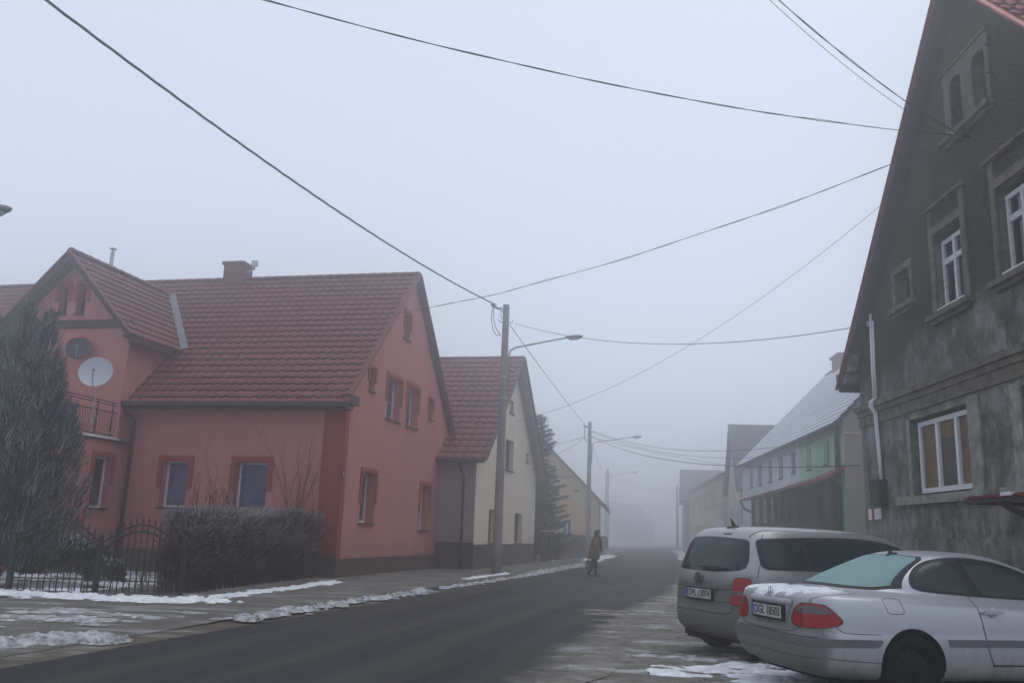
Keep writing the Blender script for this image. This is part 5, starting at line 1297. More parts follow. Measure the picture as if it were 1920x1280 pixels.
def paint(name, c, dirt, z0, z1, rear_x=None, rough=.36, metal=.45, DK=1.7):
    m = mat(name, c, rough, .5, metal=metal, coat=.25); t = NT(m); X = t.xyz()
    n1 = t.noise(3, 6, .7); n2 = t.noise(9, 5, .7, (1, 1, .25)); n3 = t.noise(40, 3, .7)
    h = t.math('SUBTRACT', z1, X[2]); h = t.math('DIVIDE', h, z1 - z0); h = t.math('ADD', h, t.math('MULTIPLY', t.math('SUBTRACT', n2, .5), .7))
    f = t.ramp(h, (.25, 0.0), (1.0, 1.0))
    if rear_x is not None:
        k = t.math('DIVIDE', t.math('SUBTRACT', rear_x + .28, X[0]), .25); k = t.ramp(k, (0.0, 0.0), (.6, 1.0))
        h2 = t.math('SUBTRACT', 1.08, X[2]); h2 = t.math('ADD', t.math('MULTIPLY', h2, DK), t.math('MULTIPLY', t.math('SUBTRACT', n1, .5), .6)); f2 = t.math('MULTIPLY', t.math('MULTIPLY', k, t.ramp(h2, (0.0, 0.0), (.8, 1.0))), .93)
        f = t.math('MAXIMUM', f, f2)
    f = t.math('MULTIPLY', f, t.ramp(n3, (.3, .8), (.7, 1.0)))
    base = t.mix(t.ramp(n1, (.3, 0.0), (.7, .12)), c, (.30, .30, .30))
    t.col(t.mix(f, base, dirt))
    t.l.new(t.ramp(f, (0.0, rough), (.6, .85)), t.b.inputs['Roughness']); t.l.new(t.ramp(f, (0.0, metal), (.5, .0)), t.b.inputs['Metallic']); t.l.new(t.ramp(f, (0.0, .3), (.4, .0)), t.b.inputs['Coat Weight'])
    return m
M_['arch_black'] = mat('wheel_arch_liner', (.012, .012, .012), .9, .1); M_['seam'] = mat('panel_gap', (.015, .015, .016), .8, .1); M_['rubber'] = mat('black_rubber', (.02, .02, .021), .6, .3)
M_['red_lens'] = mat('red_lamp_lens', (.30, .003, .004), .3, .3, coat=.12); M_['smoke_lens'] = mat('smoked_lamp_lens', (.10, .075, .078), .25, .4, coat=.15); M_['red_dark'] = mat('dark_red_lens', (.10, .006, .008), .25, .4, coat=.15)
M_['plate_w'] = mat('number_plate_white', (.52, .52, .48), .5, .3, var=(.36, .35, .31), scale=12); M_['plate_blue'] = mat('plate_blue_band', (.02, .04, .28), .5, .3); M_['plate_txt'] = mat('plate_black', (.012, .012, .014), .6, .2); M_['plate_h'] = mat('plate_holder', (.03, .02, .02), .6, .2)
M_['frost_glass'] = mat('frosted_rear_window', (.20, .33, .31), .55, .4, var=(.16, .28, .265), scale=2.5); M_['car_glass'] = mat('tinted_car_glass', (.010, .022, .021), .12, .35); M_['car_glass2'] = mat('misted_car_glass', (.022, .042, .039), .25, .3, var=(.010, .020, .019), scale=2.2)
M_['trim_gray'] = mat('grey_rub_strip', (.13, .135, .145), .5, .4, var=(.09, .09, .095), scale=6)

def number_plate(root, x, y0, z, w, h, txt, tilt=0.0):
    p = MB(); p.box(x - .012, x + .03, y0 - w / 2 - .012, y0 + w / 2 + .012, z - h / 2 - .022, z + h / 2 + .008); po_ = weld(p.build('plate_holder', M_['plate_h'], root))
    p = MB(); p.box(x - .018, x - .011, y0 - w / 2, y0 + w / 2, z - h / 2, z + h / 2, 0); p.box(x - .020, x - .0175, y0 + w / 2 - .045, y0 + w / 2 - .002, z - h / 2 + .003, z + h / 2 - .003, 1)
    pl = p.build('number_plate', [M_['plate_w'], M_['plate_blue']], root)
    text_mesh(txt, h * 1.02, M_['plate_txt'], pl, (x - .0195, y0 - .022, z), (0, -1, 0), (0, 0, 1), fit=w * .84)
    text_mesh('PL', .03, M_['plate_w'], pl, (x - .0215, y0 + w / 2 - .024, z - .028), (0, -1, 0), (0, 0, 1), name='country_code')

# ---------------------------------------------------------------- silver coupe
CP = empty('parked_car', (3.69, 9.42, 0), rz=R(13.8)); tag(CP, 'silver two door coupe nearest the camera, red tail lamps and frosted rear window', 'car')
rg = [se_ring(-.60, 3.1, .66, .17, nr=4), se_ring(-.86, 3.35, .79, .21), se_ring(-.97, 3.42, .835, .27, nr=8), se_ring(-1.045, 3.45, .855, .36, nr=9, taper=.05), se_ring(-1.085, 3.47, .862, .46, nr=9, taper=.05), se_ring(-1.09, 3.47, .865, .54, nr=9, taper=.05), se_ring(-1.075, 3.46, .862, .600, nr=9, taper=.05),
      se_ring(-1.035, 3.44, .858, .625, nr=9, taper=.05), se_ring(-1.025, 3.42, .858, .70, .68, nr=9, taper=.05), se_ring(-1.015, 3.38, .850, .82, .76, nr=9, taper=.05), se_ring(-1.0, 3.30, .835, .895, .80, nr=9, taper=.05), se_ring(-.975, 3.2, .812, .935, .825, nr=9, taper=.05), se_ring(-.94, 3.1, .790, .957, .84, nr=9, taper=.05),
      se_ring(-.80, 2.75, .765, .978, .885, nr=7, taper=.06, crown=.012), se_ring(-.50, 2.42, .728, .995, .935, nr=4.2, taper=.10, crown=.015),
      se_ring(-.44, 2.36, .715, 1.012, .955, nr=4, taper=.10), se_ring(-.28, 2.18, .692, 1.09, 1.04, nr=3.8, taper=.10), se_ring(-.10, 1.98, .668, 1.165, 1.12, nr=3.6, taper=.10), se_ring(.12, 1.74, .636, 1.245, 1.21, nr=3.6, taper=.11), se_ring(.32, 1.48, .600, 1.312, 1.29, nr=3.6, taper=.12), se_ring(.45, 1.33, .56, 1.350, 1.335, nr=3.8, taper=.12), se_ring(.56, 1.2, .49, 1.374, 1.366, nr=4, taper=.1), se_ring(.7, 1.08, .32, 1.392, 1.388, nr=4)]
c_paint = paint('silver_paint', (.44, .45, .475), (.115, .104, .088), .16, .74, -1.05, DK=1.9)
body, bv = car_body(rg, (.88, 0, 1.40), [(-.03, .335), (2.66, .335)], .348, [c_paint, M_['arch_black']], CP, .86)
SD = (0, 1, 0); RD = (1, 0, 0); DG = (.55, .83, 0)
side = lambda L: [(x, -.8, z) for x, z in L]
swp = [(.13, 1.075), (.16, 1.14), (.25, 1.215), (.37, 1.275), (.49, 1.312), (.62, 1.333), (.80, 1.342), (1.0, 1.330), (1.2, 1.300), (1.4, 1.245), (1.62, 1.165), (1.86, 1.06), (2.0, .985), (1.95, .955), (1.6, .950), (1.2, .957), (.85, .972), (.5, .990), (.25, 1.010), (.15, 1.035)]
patch(bv, side(swp), SD, .004, M_['rubber'], 'window_frame', CP, 3)
q1 = [(.165, 1.075), (.195, 1.135), (.28, 1.205), (.40, 1.262), (.52, 1.297), (.58, 1.305), (.68, 1.17), (.745, 1.005), (.5, 1.012), (.3, 1.025), (.19, 1.04)]
patch(bv, side(q1), SD, .007, M_['car_glass2'], 'quarter_window', CP, 0)
q2 = [(.72, 1.318), (.85, 1.322), (1.0, 1.312), (1.2, 1.282), (1.4, 1.228), (1.6, 1.155), (1.84, 1.04), (1.90, .985), (1.5, .972), (1.2, .978), (.90, .988), (.86, 1.05), (.80, 1.19)]
patch(bv, side(q2), SD, .007, M_['car_glass2'], 'door_window', CP, 0)
rw = [(0, .60, 1.035), (0, .56, 1.10), (0, .50, 1.20), (0, .44, 1.30), (0, .38, 1.33), (0, 0, 1.345), (0, -.38, 1.33), (0, -.44, 1.30), (0, -.50, 1.20), (0, -.56, 1.10), (0, -.60, 1.035), (0, -.54, 1.012), (0, 0, 1.02), (0, .54, 1.012)]
patch(bv, [(x, y * 1.08, 1.01 + (z - 1.012) * 1.02) for x, y, z in rw], RD, .004, M_['rubber'], 'window_seal', CP, 0)
patch(bv, [(x, y * 1.0, 1.03 + (z - 1.012) * .93) for x, y, z in rw], RD, .008, M_['frost_glass'], 'rear_window', CP, 0)
lampR = [(-1.02, -.41, .72), (-1.02, -.45, .80), (-1.01, -.52, .857), (-1.0, -.62, .875), (-.97, -.80, .872), (-.93, -.83, .862), (-.87, -.83, .825), (-.80, -.83, .775), (-.765, -.83, .735), (-.79, -.83, .70), (-.88, -.83, .68), (-.97, -.82, .668), (-1.0, -.60, .662), (-1.02, -.46, .668)]
def ring_grow(P, f):
    c = sum((Vector(p) for p in P), Vector()) / len(P); return [c + (Vector(p) - c) * f for p in P]
patch(bv, ring_grow(lampR, 1.05), DG, .003, M_['rubber'], 'lamp_seal', CP, 3)
lo_ = patch(bv, lampR, DG, .006, M_['red_lens'], 'tail_lamp', CP, 3)
patch(bv, [(-1.02, -.47, .79), (-1.01, -.53, .842), (-1.0, -.63, .858), (-.97, -.80, .856), (-.93, -.83, .845), (-.88, -.83, .812), (-.87, -.83, .792), (-.95, -.82, .785), (-1.0, -.62, .785)], DG, .0085, M_['smoke_lens'], 'clear_lens', lo_, 0)
lampL = [(-1, .50, .66), (-1, .44, .70), (-1, .46, .80), (-1, .53, .855), (-1, .66, .865), (-1, .80, .85), (-1, .83, .76), (-1, .82, .68), (-1, .70, .655)]
patch(bv, ring_grow(lampL, 1.05), RD, .003, M_['rubber'], 'lamp_seal', CP, 3)
lo_ = patch(bv, lampL, RD, .006, M_['red_lens'], 'tail_lamp', CP, 3)
patch(bv, [(-1, .49, .78), (-1, .55, .838), (-1, .66, .848), (-1, .79, .835), (-1, .80, .78)], RD, .0085, M_['smoke_lens'], 'clear_lens', lo_, 0)
# rub strips
DG2 = (.8, .6, 0)
patch(bv, [(-1.09, -.66, .572), (-1.08, -.80, .572), (-1.0, -.86, .572), (-.90, -.87, .572), (-.90, -.87, .506), (-1.0, -.86, .506), (-1.08, -.80, .506), (-1.09, -.66, .506)], DG2, .008, M_['trim_gray'], 'bumper_strip', CP, 0)
patch(bv, [(-1.1, .83, .572), (-1.1, .4, .572), (-1.1, -.4, .572), (-1.1, -.70, .572), (-1.1, -.70, .506), (-1.1, -.4, .503), (-1.1, .4, .50), (-1.1, .83, .508)], RD, .008, M_['trim_gray'], 'bumper_strip', CP, 0)
patch(bv, side([(-.92, .575), (-.37, .575), (-.355, .56), (-.40, .515), (-.42, .508), (-.92, .505)]), SD, .008, M_['trim_gray'], 'bumper_strip', CP, 0)
patch(bv, side([(.345, .585), (2.25, .585), (2.25, .520), (.38, .520), (.36, .53)]), SD, .008, M_['trim_gray'], 'door_strip', CP, 0)
sm = MB()
seam(bv, [(-1.0, -.555, .885), (-1.0, -.545, .78), (-1.0, -.53, .655)], DG, .008, None, sm, off=.0115)
seam(bv, side([(.715, .985), (.735, .86), (.76, .70), (.795, .50), (.83, .40), (.86, .345)]), SD, .010, None, sm)
seam(bv, side([(.84, .350), (1.4, .348), (2.3, .345)]), SD, .014, None, sm)
seam(bv, side([(-.80, .685), (-.76, .645), (-.70, .628), (-.37, .622)]), SD, .006, None, sm)
seam(bv, side([(-.88, .40), (-.36, .37)]), SD, .006, None, sm)
seam(bv, side([(-.30, .925), (-.27, .945), (-.14, .945), (-.115, .93), (-.10, .84), (-.105, .82), (-.13, .81), (-.25, .81), (-.28, .825), (-.30, .925)]), SD, .006, None, sm)
seam(bv, [(-1, -.60, .95), (-1, -.635, .90), (-1, -.64, .86)], RD, .006, None, sm); seam(bv, [(-1, -.56, .665), (-1, -.50, .63), (-1, -.42, .605), (-1, 0, .592), (-1, .42, .605), (-1, .52, .64), (-1, .55, .665)], RD, .009, None, sm); seam(bv, [(-1, .60, .95), (-1, .635, .90), (-1, .64, .86)], RD, .006, None, sm)
seam(bv, [(-1.1, .82, .582), (-1.1, .4, .582), (-1.1, -.4, .582), (-1.1, -.74, .582)], RD, .007, None, sm); seam(bv, [(-1.1, .80, .40), (-1.1, .4, .395), (-1.1, -.4, .395), (-1.1, -.74, .40)], RD, .005, None, sm)
seam(bv, [(-.48, -.66, 2), (-.56, -.68, 2), (-.75, -.68, 2), (-.9, -.655, 2), (-.965, -.62, 2)], (0, 0, -1), .006, None, sm); seam(bv, [(-.48, .66, 2), (-.56, .68, 2), (-.75, .68, 2), (-.9, .655, 2), (-.965, .62, 2)], (0, 0, -1), .006, None, sm)
seam(bv, [(-.48, -.66, 2), (-.53, -.4, 2), (-.54, 0, 2), (-.53, .4, 2), (-.48, .66, 2)], (0, 0, -1), .006, None, sm)
split_loose(weld(sm.build('panel_gap', M_['seam'], CP), 1e-5))
# door handle
hbm = MB()
hbm.lathe([(0, .004), (.042, .0), (.05, -.010)], 24, M=lambda a, b_, h: (.885 + a, -.862 - .001 + h * -1 * .0 - (.004 if h > 0 else -.004), .842 + b_))
bar(hbm, (.765, -.878, .842), (.985, -.876, .842), .022, .032); ho2 = weld(hbm.build('door_handle', c_paint, CP))
# plate, lid lip, lock, star
number_plate(CP, -1.052, 0.0, .762, .56, .112, 'DGL 18503')
lp_ = MB(); pr = []
for k in range(15):
    y = -.40 + .80 * k / 14; e = 1 - (abs(y) / .40) ** 6; pr.append((y, e))
vs = []
for (y, e) in pr:
    xx = -1.012; vs += [(xx, y, .895), (xx - .045 * e - .005, y, .885), (xx - .062 * e - .005, y, .858), (xx - .050 * e - .005, y, .842), (xx + .02, y, .838)]
lp_.add(vs, [(i * 5 + j, i * 5 + j + 1, (i + 1) * 5 + j + 1, (i + 1) * 5 + j) for i in range(14) for j in range(4)]); lp_.build('boot_handle', c_paint, CP, smooth=True)
for (sy) in (-1, 1):
    q = MB(); q.hexa([(-1.01, sy * .40, .845), (-1.05, sy * .385, .845), (-1.04, sy * .32, .845), (-1.01, sy * .32, .845)], [(-1.01, sy * .33, .69), (-1.03, sy * .325, .69), (-1.03, sy * .305, .69), (-1.01, sy * .30, .69)]); weld(q.build('plate_recess_side', c_paint, CP))
q = MB(); q.lathe([(0, .006), (.026, .004), (.032, -.004)], 20, M=lambda a, b_, h: (-1.032 - h, a, .625 + b_)); q.build('boot_lock', M_['rubber'], CP)
q = MB()
for k in range(3):
    a = math.pi / 2 + k * 2 * math.pi / 3; bar(q, (-1.0, 0, .945), (-1.0 - .0, .042 * math.cos(a), .945 + .042 * math.sin(a)), .007, .007)
q.tube([(-1.0, .045 * math.cos(a), .945 + .045 * math.sin(a)) for a in [2 * math.pi * k / 24 for k in range(25)]], .0035, 6); bo_ = q.build('badge', M_['chrome'], CP); bo_.location.x = -.008
q = MB(); q.hexa([(.36, -.022, 1.33), (.50, -.022, 1.36), (.50, .022, 1.36), (.36, .022, 1.33)], [(.40, -.012, 1.365), (.48, -.012, 1.372), (.48, .012, 1.372), (.40, .012, 1.365)]); q.hexa([(.40, -.006, 1.36), (.45, -.006, 1.365), (.45, .006, 1.365), (.40, .006, 1.36)], [(.385, -.003, 1.415), (.40, -.003, 1.415), (.40, .003, 1.415), (.385, .003, 1.415)]); q.build('roof_antenna', M_['rubber'], CP)
rim = mat('dirty_steel_rim', (.012, .012, .012), .8, .15, var=(.007, .007, .007), scale=9)
text_mesh('8', .15, M_['white'], npo, (.085, -.034, 2.85), (1, 0, 0), (0, 0, 1), name='house_number', ext=.001)
for (x, s) in ((-.03, -1), (-.03, 1), (2.66, -1), (2.66, 1)): wheel(CP, x, s * .755, .315, .315, .20, s, rim)
q = MB(); q.box(-.7, 3.1, -.62, .62, .16, .42); q.tube([(-1.0, .45, .24), (-.6, .45, .26)], .035, 8); q.build('underbody', M_['arch_black'], CP)
# mirror (outside the frame, kept simple) and snow on the boot
b = MB(); idx = {}
def deck(x, y):
    e = min((x + 1.0) / .10, 1) ; n_ = fbm(x * 3.2, y * 3.2, 5, 4) + .25 - 1.15 * max(0, abs(x + .80 + .10 * y) - .12) * 3.0; n_ -= .9 * max(0, -y - .28) * 3
    return n_
res = .02
for i in range(32):
    for j in range(66):
        x = -1.0 + i * res; y = -.66 + j * res; v = deck(x, y)
        h, nn = bv.ray_cast(Vector((x, y, 2)), Vector((0, 0, -1)))[:2]
        idx[i, j] = (v, h)
vid = {}
def gv(i, j):
    if (i, j) not in vid: v, h = idx[i, j]; vid[i, j] = len(b.v); b.v.append((h.x, h.y, h.z + max(-.004, min(.018, v * .06)) * (.7 + .5 * fbm(h.x * 18, h.y * 18, 3, 2)) + .001))
    return vid[i, j]
for i in range(31):
    for j in range(65):
        c4 = [(i, j), (i + 1, j), (i + 1, j + 1), (i, j + 1)]
        if all(idx[c][1] is not None for c in c4) and max(idx[c][0] for c in c4) > 0: b.f.append(tuple(gv(*c) for c in c4)); b.m.append(0)
b.build('boot_snow', M_['snow'], CP, smooth=True)

# ---------------------------------------------------------------- silver estate van
VN = empty('parked_car', (3.3, 11.9, 0), rz=R(23.5)); tag(VN, 'silver family van with dirty tailgate parked beyond the coupe', 'car')
rg = [se_ring(-.50, 3.1, .68, .20, nr=4), se_ring(-.70, 3.35, .82, .25, nr=5), se_ring(-.83, 3.45, .875, .33, nr=5), se_ring(-.88, 3.5, .892, .42, nr=5, taper=.10), se_ring(-.895, 3.52, .896, .52, nr=5, taper=.11), se_ring(-.885, 3.52, .896, .575, nr=5, taper=.12), se_ring(-.845, 3.5, .893, .600, nr=6, taper=.10), se_ring(-.835, 3.46, .893, .68, nr=6, taper=.10), se_ring(-.825, 3.42, .893, .82, .80, nr=6, taper=.10),
      se_ring(-.810, 3.35, .888, .95, .88, nr=6, taper=.10), se_ring(-.785, 3.2, .876, 1.05, .95, nr=6, taper=.09), se_ring(-.765, 3.0, .862, 1.10, 1.0, nr=6, taper=.08), se_ring(-.72, 2.7, .838, 1.21, 1.14, nr=6, taper=.07), se_ring(-.665, 2.42, .808, 1.33, 1.28, nr=6, taper=.06), se_ring(-.605, 2.16, .772, 1.44, 1.40, nr=6, taper=.06), se_ring(-.555, 1.98, .735, 1.515, 1.475, nr=5, taper=.06),
      se_ring(-.50, 1.82, .680, 1.563, 1.53, nr=5, taper=.05), se_ring(-.40, 1.6, .58, 1.595, 1.575, nr=5, taper=.05), se_ring(-.1, 1.3, .35, 1.622, 1.615, nr=4)]
v_paint = paint('van_silver_paint', (.35, .347, .342), (.075, .068, .058), .20, .85, -.78, DK=4.0)
body2, bv2 = car_body(rg, (.6, 0, 1.632), [(0, .33), (2.68, .33)], .345, [v_paint, M_['arch_black']], VN, .893)
rwv = [(-1, .60, 1.09), (-1, .62, 1.15), (-1, .60, 1.25), (-1, .55, 1.40), (-1, .50, 1.455), (-1, 0, 1.475), (-1, -.50, 1.455), (-1, -.60, 1.445), (-1, -.65, 1.40), (-1, -.70, 1.25), (-1, -.71, 1.14), (-1, -.66, 1.075), (-1, -.3, 1.045), (-1, .3, 1.045), (-1, .55, 1.06)]
rwv = [(x, (y + .045), z) for x, y, z in rwv]
patch(bv2, rwv, RD, .006, M_['car_glass'], 'rear_window', VN, 2)
sv = lambda L: [(x, -.85, z) for x, z in L]
patch(bv2, sv([(-.50, 1.15), (-.505, 1.30), (-.49, 1.41), (-.44, 1.455), (-.30, 1.470), (.2, 1.495), (.9, 1.51), (1.3, 1.495), (1.6, 1.455), (1.95, 1.37), (2.3, 1.22), (2.5, 1.10), (2.45, 1.075), (1.5, 1.085), (.5, 1.09), (-.3, 1.092), (-.45, 1.105)]), SD, .004, M_['rubber'], 'window_band', VN, 2)
for nm, L in (('side_window', [(-.45, 1.17), (-.455, 1.40), (-.40, 1.435), (.10, 1.462), (.14, 1.12), (-.38, 1.122), (-.43, 1.135)]), ('side_window', [(.23, 1.125), (.19, 1.455), (.6, 1.475), (1.02, 1.478), (1.08, 1.12)]), ('side_window', [(1.18, 1.12), (1.12, 1.47), (1.4, 1.455), (1.7, 1.40), (2.0, 1.30), (2.28, 1.16), (2.33, 1.11)])):
    patch(bv2, sv(L), SD, .008, M_['car_glass2'], nm, VN, 0)
lr = [(-.83, -.60, .68), (-.82, -.61, .82), (-.81, -.62, .93), (-.80, -.66, .975), (-.79, -.76, .985), (-.77, -.845, .985), (-.73, -.865, .96), (-.735, -.87, .80), (-.75, -.87, .69), (-.80, -.84, .668)]
patch(bv2, ring_grow(lr, 1.05), DG, .003, M_['rubber'], 'lamp_seal', VN, 3)
lo_ = patch(bv2, lr, DG, .006, M_['red_lens'], 'tail_lamp', VN, 3)
patch(bv2, [(-.82, -.61, .83), (-.80, -.75, .835), (-.745, -.865, .835), (-.745, -.865, .79), (-.80, -.75, .785), (-.82, -.61, .78)], DG, .008, M_['smoke_lens'], 'clear_lens', lo_, 0)
lo_ = patch(bv2, [(-1, .66, .66), (-1, .68, .93), (-1, .72, .97), (-1, .80, .98), (-1, .865, .95), (-1, .87, .70), (-1, .80, .66)], RD, .006, M_['red_dark'], 'tail_lamp', VN, 3)
patch(bv2, [(-1, .20 - .30, 1.525), (-1, .2 - .30, 1.508), (-1, -.20 - .05, 1.508), (-1, -.20 - .05, 1.525)], RD, .008, M_['red_dark'], 'brake_lamp', VN, 0)
sm = MB()
seam(bv2, [(-1, .64, 1.50), (-1, .69, 1.30), (-1, .72, 1.05), (-1, .70, .95)], RD, .008, None, sm); seam(bv2, [(-1, -.63, 1.52), (-1, -.70, 1.40), (-1, -.745, 1.20), (-1, -.76, 1.0)], RD, .008, None, sm)
seam(bv2, [(-1, .60, .845), (-1, .3, .838), (-1, .29, .83)], RD, .008, None, sm); seam(bv2, [(-1, -.29, .83), (-1, -.6, .845)], RD, .008, None, sm)
seam(bv2, [(-1, .68, .70), (-1, .2, .675), (-1, -.2, .675), (-1, -.6, .70)], RD, .006, None, sm)
seam(bv2, [(-1, .60, .66), (-1, .57, .575), (-1, .5, .555), (-1, -.5, .555), (-1, -.57, .575), (-1, -.60, .66)], RD, .009, None, sm)
seam(bv2, sv([(.16, 1.08), (.18, .9), (.20, .7)]), SD, .007, None, sm); seam(bv2, sv([(1.13, 1.08), (1.15, .3)]), SD, .007, None, sm)
seam(bv2, [(-.52, -.55, 3), (0, -.62, 3), (1.4, -.60, 3)], (0, 0, -1), .012, None, sm)
split_loose(weld(sm.build('panel_gap', M_['seam'], VN), 1e-5))
number_plate(VN, -.862, .02, .765, .52, .112, 'DPL 13074')
q = MB(); q.tube([(-.845, .075 * math.cos(a) + .06, .945 + .075 * math.sin(a)) for a in [2 * math.pi * k / 28 for k in range(29)]], .007, 6)
zz0 = .945
for P_ in ([(-.052, .05), (0.0, -.002), (.052, .05)], [(-.062, .02), (-.030, -.062), (0, -.006), (.030, -.062), (.062, .02)]):
    q.tube([(-.845, .06 + a, zz0 + b_) for a, b_ in P_], .006, 6)
q.lathe([(0, 0), (.07, 0)], 24, M=lambda a, b_, h: (-.838, .06 + a, zz0 + b_)); q.build('badge', mat('badge_grey', (.14, .15, .155), .35, .5, metal=.7), VN)
q = MB(); q.box(-.875, -.82, -.32, .34, .838, .862); q.box(-.868, -.83, .30, .335, .69, .84); weld(q.build('plate_recess', v_paint, VN))
q = MB(); q.tube([(-.80, .0, 1.06), (-.815, -.05, 1.075), (-.795, -.45, 1.09)], .010, 6); q.tube([(-.79, .12, 1.10), (-.795, -.50, 1.10)], .008, 6); q.build('rear_wiper', M_['rubber'], VN)
q = MB(); q.hexa([(-.42, -.03, 1.585), (-.22, -.03, 1.605), (-.22, .03, 1.605), (-.42, .03, 1.585)], [(-.40, -.012, 1.61), (-.25, -.012, 1.625), (-.25, .012, 1.625), (-.40, .012, 1.61)]); q.hexa([(-.33, -.008, 1.61), (-.27, -.008, 1.615), (-.27, .008, 1.615), (-.33, .008, 1.61)], [(-.37, -.003, 1.72), (-.355, -.003, 1.72), (-.355, .003, 1.72), (-.37, .003, 1.72)]); q.build('roof_antenna', M_['rubber'], VN)
for (x, s) in ((0, -1), (0, 1), (2.68, -1), (2.68, 1)): wheel(VN, x, s * .775, .318, .318, .205, s, rim)
q = MB(); q.box(-.62, 3.1, -.68, .68, .20, .5); q.box(-.70, -.60, .1, .5, .19, .30); q.build('underbody', M_['arch_black'], VN)

# ================================================================== PERSON
PS = empty('person', (3.23, 32.45, 0.004), rz=R(-4)); PS['label'] = 'person in a brown coat and dark scarf walking across the road'; PS['category'] = 'person'
skinm = mat('skin', (.38, .22, .17), .7, .3); trs = mat('dark_trousers', (.018, .018, .022), .9, .2); coatm = mat('brown_coat', (.20, .105, .045), .9, .1, var=(.13, .068, .03), scale=7); hairm = mat('dark_brown_hair', (.025, .013, .011), .8, .2); scm = mat('black_scarf', (.016, .015, .018), .9, .1); bootm = mat('brown_boot', (.035, .018, .014), .7, .3)
def skin_mesh(V, E, Rr, name, mats, parent, root=0, sub=2, mi=None):
    me = bpy.data.meshes.new(name); me.from_pydata(V, E, []); o = bpy.data.objects.new(name, me); COL.objects.link(o)
    o.modifiers.new('k', 'SKIN'); sv_ = me.skin_vertices[0].data
    for i, r in enumerate(Rr): sv_[i].radius = r if isinstance(r, tuple) else (r, r)
    for i in range(len(V)): sv_[i].use_root = (i == root)
    s = o.modifiers.new('s', 'SUBSURF'); s.levels = sub; s.render_levels = sub
    bpy.context.view_layer.update(); m2 = bpy.data.meshes.new_from_object(o.evaluated_get(bpy.context.evaluated_depsgraph_get())); o.modifiers.clear(); o.data = m2
    m2.materials.clear()
    for m in mats: m2.materials.append(m)
    for p in m2.polygons: p.use_smooth = True; p.material_index = mi(p.center) if mi else 0
    o.parent = parent; return o
V = [(0, 0, .88), (.02, 0, 1.03), (.05, 0, 1.20), (.08, 0, 1.32), (.11, 0, 1.38), (.135, 0, 1.45), (.15, 0, 1.53), (.145, 0, 1.58),
     (0, -.09, .84), (.07, -.09, .47), (.08, -.09, .10), (.0, .09, .84), (.0, .09, .46), (-.15, .09, .13),
     (.06, -.17, 1.30), (.02, -.24, 1.04), (.16, -.25, .84), (.06, .17, 1.30), (-.02, .24, 1.05), (-.06, .26, .82)]
E = [(0, 1), (1, 2), (2, 3), (3, 4), (4, 5), (5, 6), (6, 7), (0, 8), (8, 9), (9, 10), (0, 11), (11, 12), (12, 13), (3, 14), (14, 15), (15, 16), (3, 17), (17, 18), (18, 19)]
Rr = [.13, .125, .135, .11, .052, .075, .085, .06, .095, .075, .055, .095, .075, .055, .055, .040, .028, .055, .040, .028]
# fingers and thumbs, each a chain rooted in the palm
def hand(base, iv, dirv, sdv, curl):
    B0 = Vector(base); D = Vector(dirv).normalized(); S = Vector(sdv).normalized(); C_ = Vector(curl).normalized()
    V.append(tuple(B0 + D * .045)); Rr.append((.030, .016)); p_i = len(V) - 1; E.append((iv, p_i))
    for k, L in ((-1.5, .058), (-.5, .068), (.5, .072), (1.5, .064)):
        a = B0 + D * .085 + S * k * .019; b_ = a + D * L * .5 + C_ * .012; c = b_ + D * L * .25 + C_ * .03
        V.extend([tuple(a), tuple(b_), tuple(c)]); Rr.extend([.0095, .0085, .0075]); n_ = len(V); E.extend([(p_i, n_ - 3), (n_ - 3, n_ - 2), (n_ - 2, n_ - 1)])
    a = B0 + D * .035 - S * .036 + C_ * .01; b_ = a + D * .035 - S * .012 + C_ * .014; V.extend([tuple(a), tuple(b_)]); Rr.extend([.011, .009]); n_ = len(V); E.extend([(p_i, n_ - 2), (n_ - 2, n_ - 1)])
hand(V[16], 16, (.35, 0, -1), (1, 0, .35), (0, 1, -.2)); hand(V[19], 19, (-.1, 0, -1), (1, 0, -.1), (0, -1, -.2))
def mi_(c):
    if c.z > 1.36: return 1
    if c.z < .86 and abs(c.y) > .19: return 1
    return 0
body3 = skin_mesh(V, E, Rr, 'body', [trs, skinm], PS, 0, 2, mi_)
fc_ = MB()
for sy in (-.03, .03): fc_.lathe([(0, .004), (.010, .002), (.012, -.003)], 10, M=lambda a, b_, h, sy=sy: (.232 + h, sy + a, 1.515 + b_))
fc_.build('eyes', M_['iron'], body3)
ns_ = MB(); ns_.hexa([(.222, -.014, 1.505), (.226, 0, 1.52), (.222, .014, 1.505)], [(.222, -.016, 1.472), (.258, 0, 1.474), (.222, .016, 1.472)]); ns_.build('nose', skinm, body3)
mt_ = MB(); mt_.box(.222, .232, -.022, .022, 1.440, 1.450); mt_.build('mouth', mat('lips', (.20, .08, .07), .6), body3)
# coat: shell of ellipses, closing at the neck, open hem
cb = MB(); prof = [(.10, 1.40, .065, .085), (.075, 1.365, .10, .15), (.065, 1.32, .13, .20), (.055, 1.22, .155, .215), (.03, 1.08, .165, .215), (.01, .95, .175, .225), (.0, .80, .19, .235), (-.01, .68, .205, .245), (-.015, .60, .21, .25)]
n = 28; vs = []
for j, (cx, z, rx, ry) in enumerate(prof):
    for k in range(n):
        a = 2 * math.pi * k / n; w = 1 + (.035 * math.sin(a * 5 + z * 3) + .02 * math.sin(a * 9 + 1)) * min(1, j / 5); vs.append((cx + rx * w * math.cos(a), ry * w * math.sin(a), z + (.015 * math.sin(a * 3) if j == len(prof) - 1 else 0)))
cb.add(vs, [(j * n + k, j * n + (k + 1) % n, (j + 1) * n + (k + 1) % n, (j + 1) * n + k) for j in range(len(prof) - 1) for k in range(n)])
co_ = cb.build('coat', coatm, PS, smooth=True)
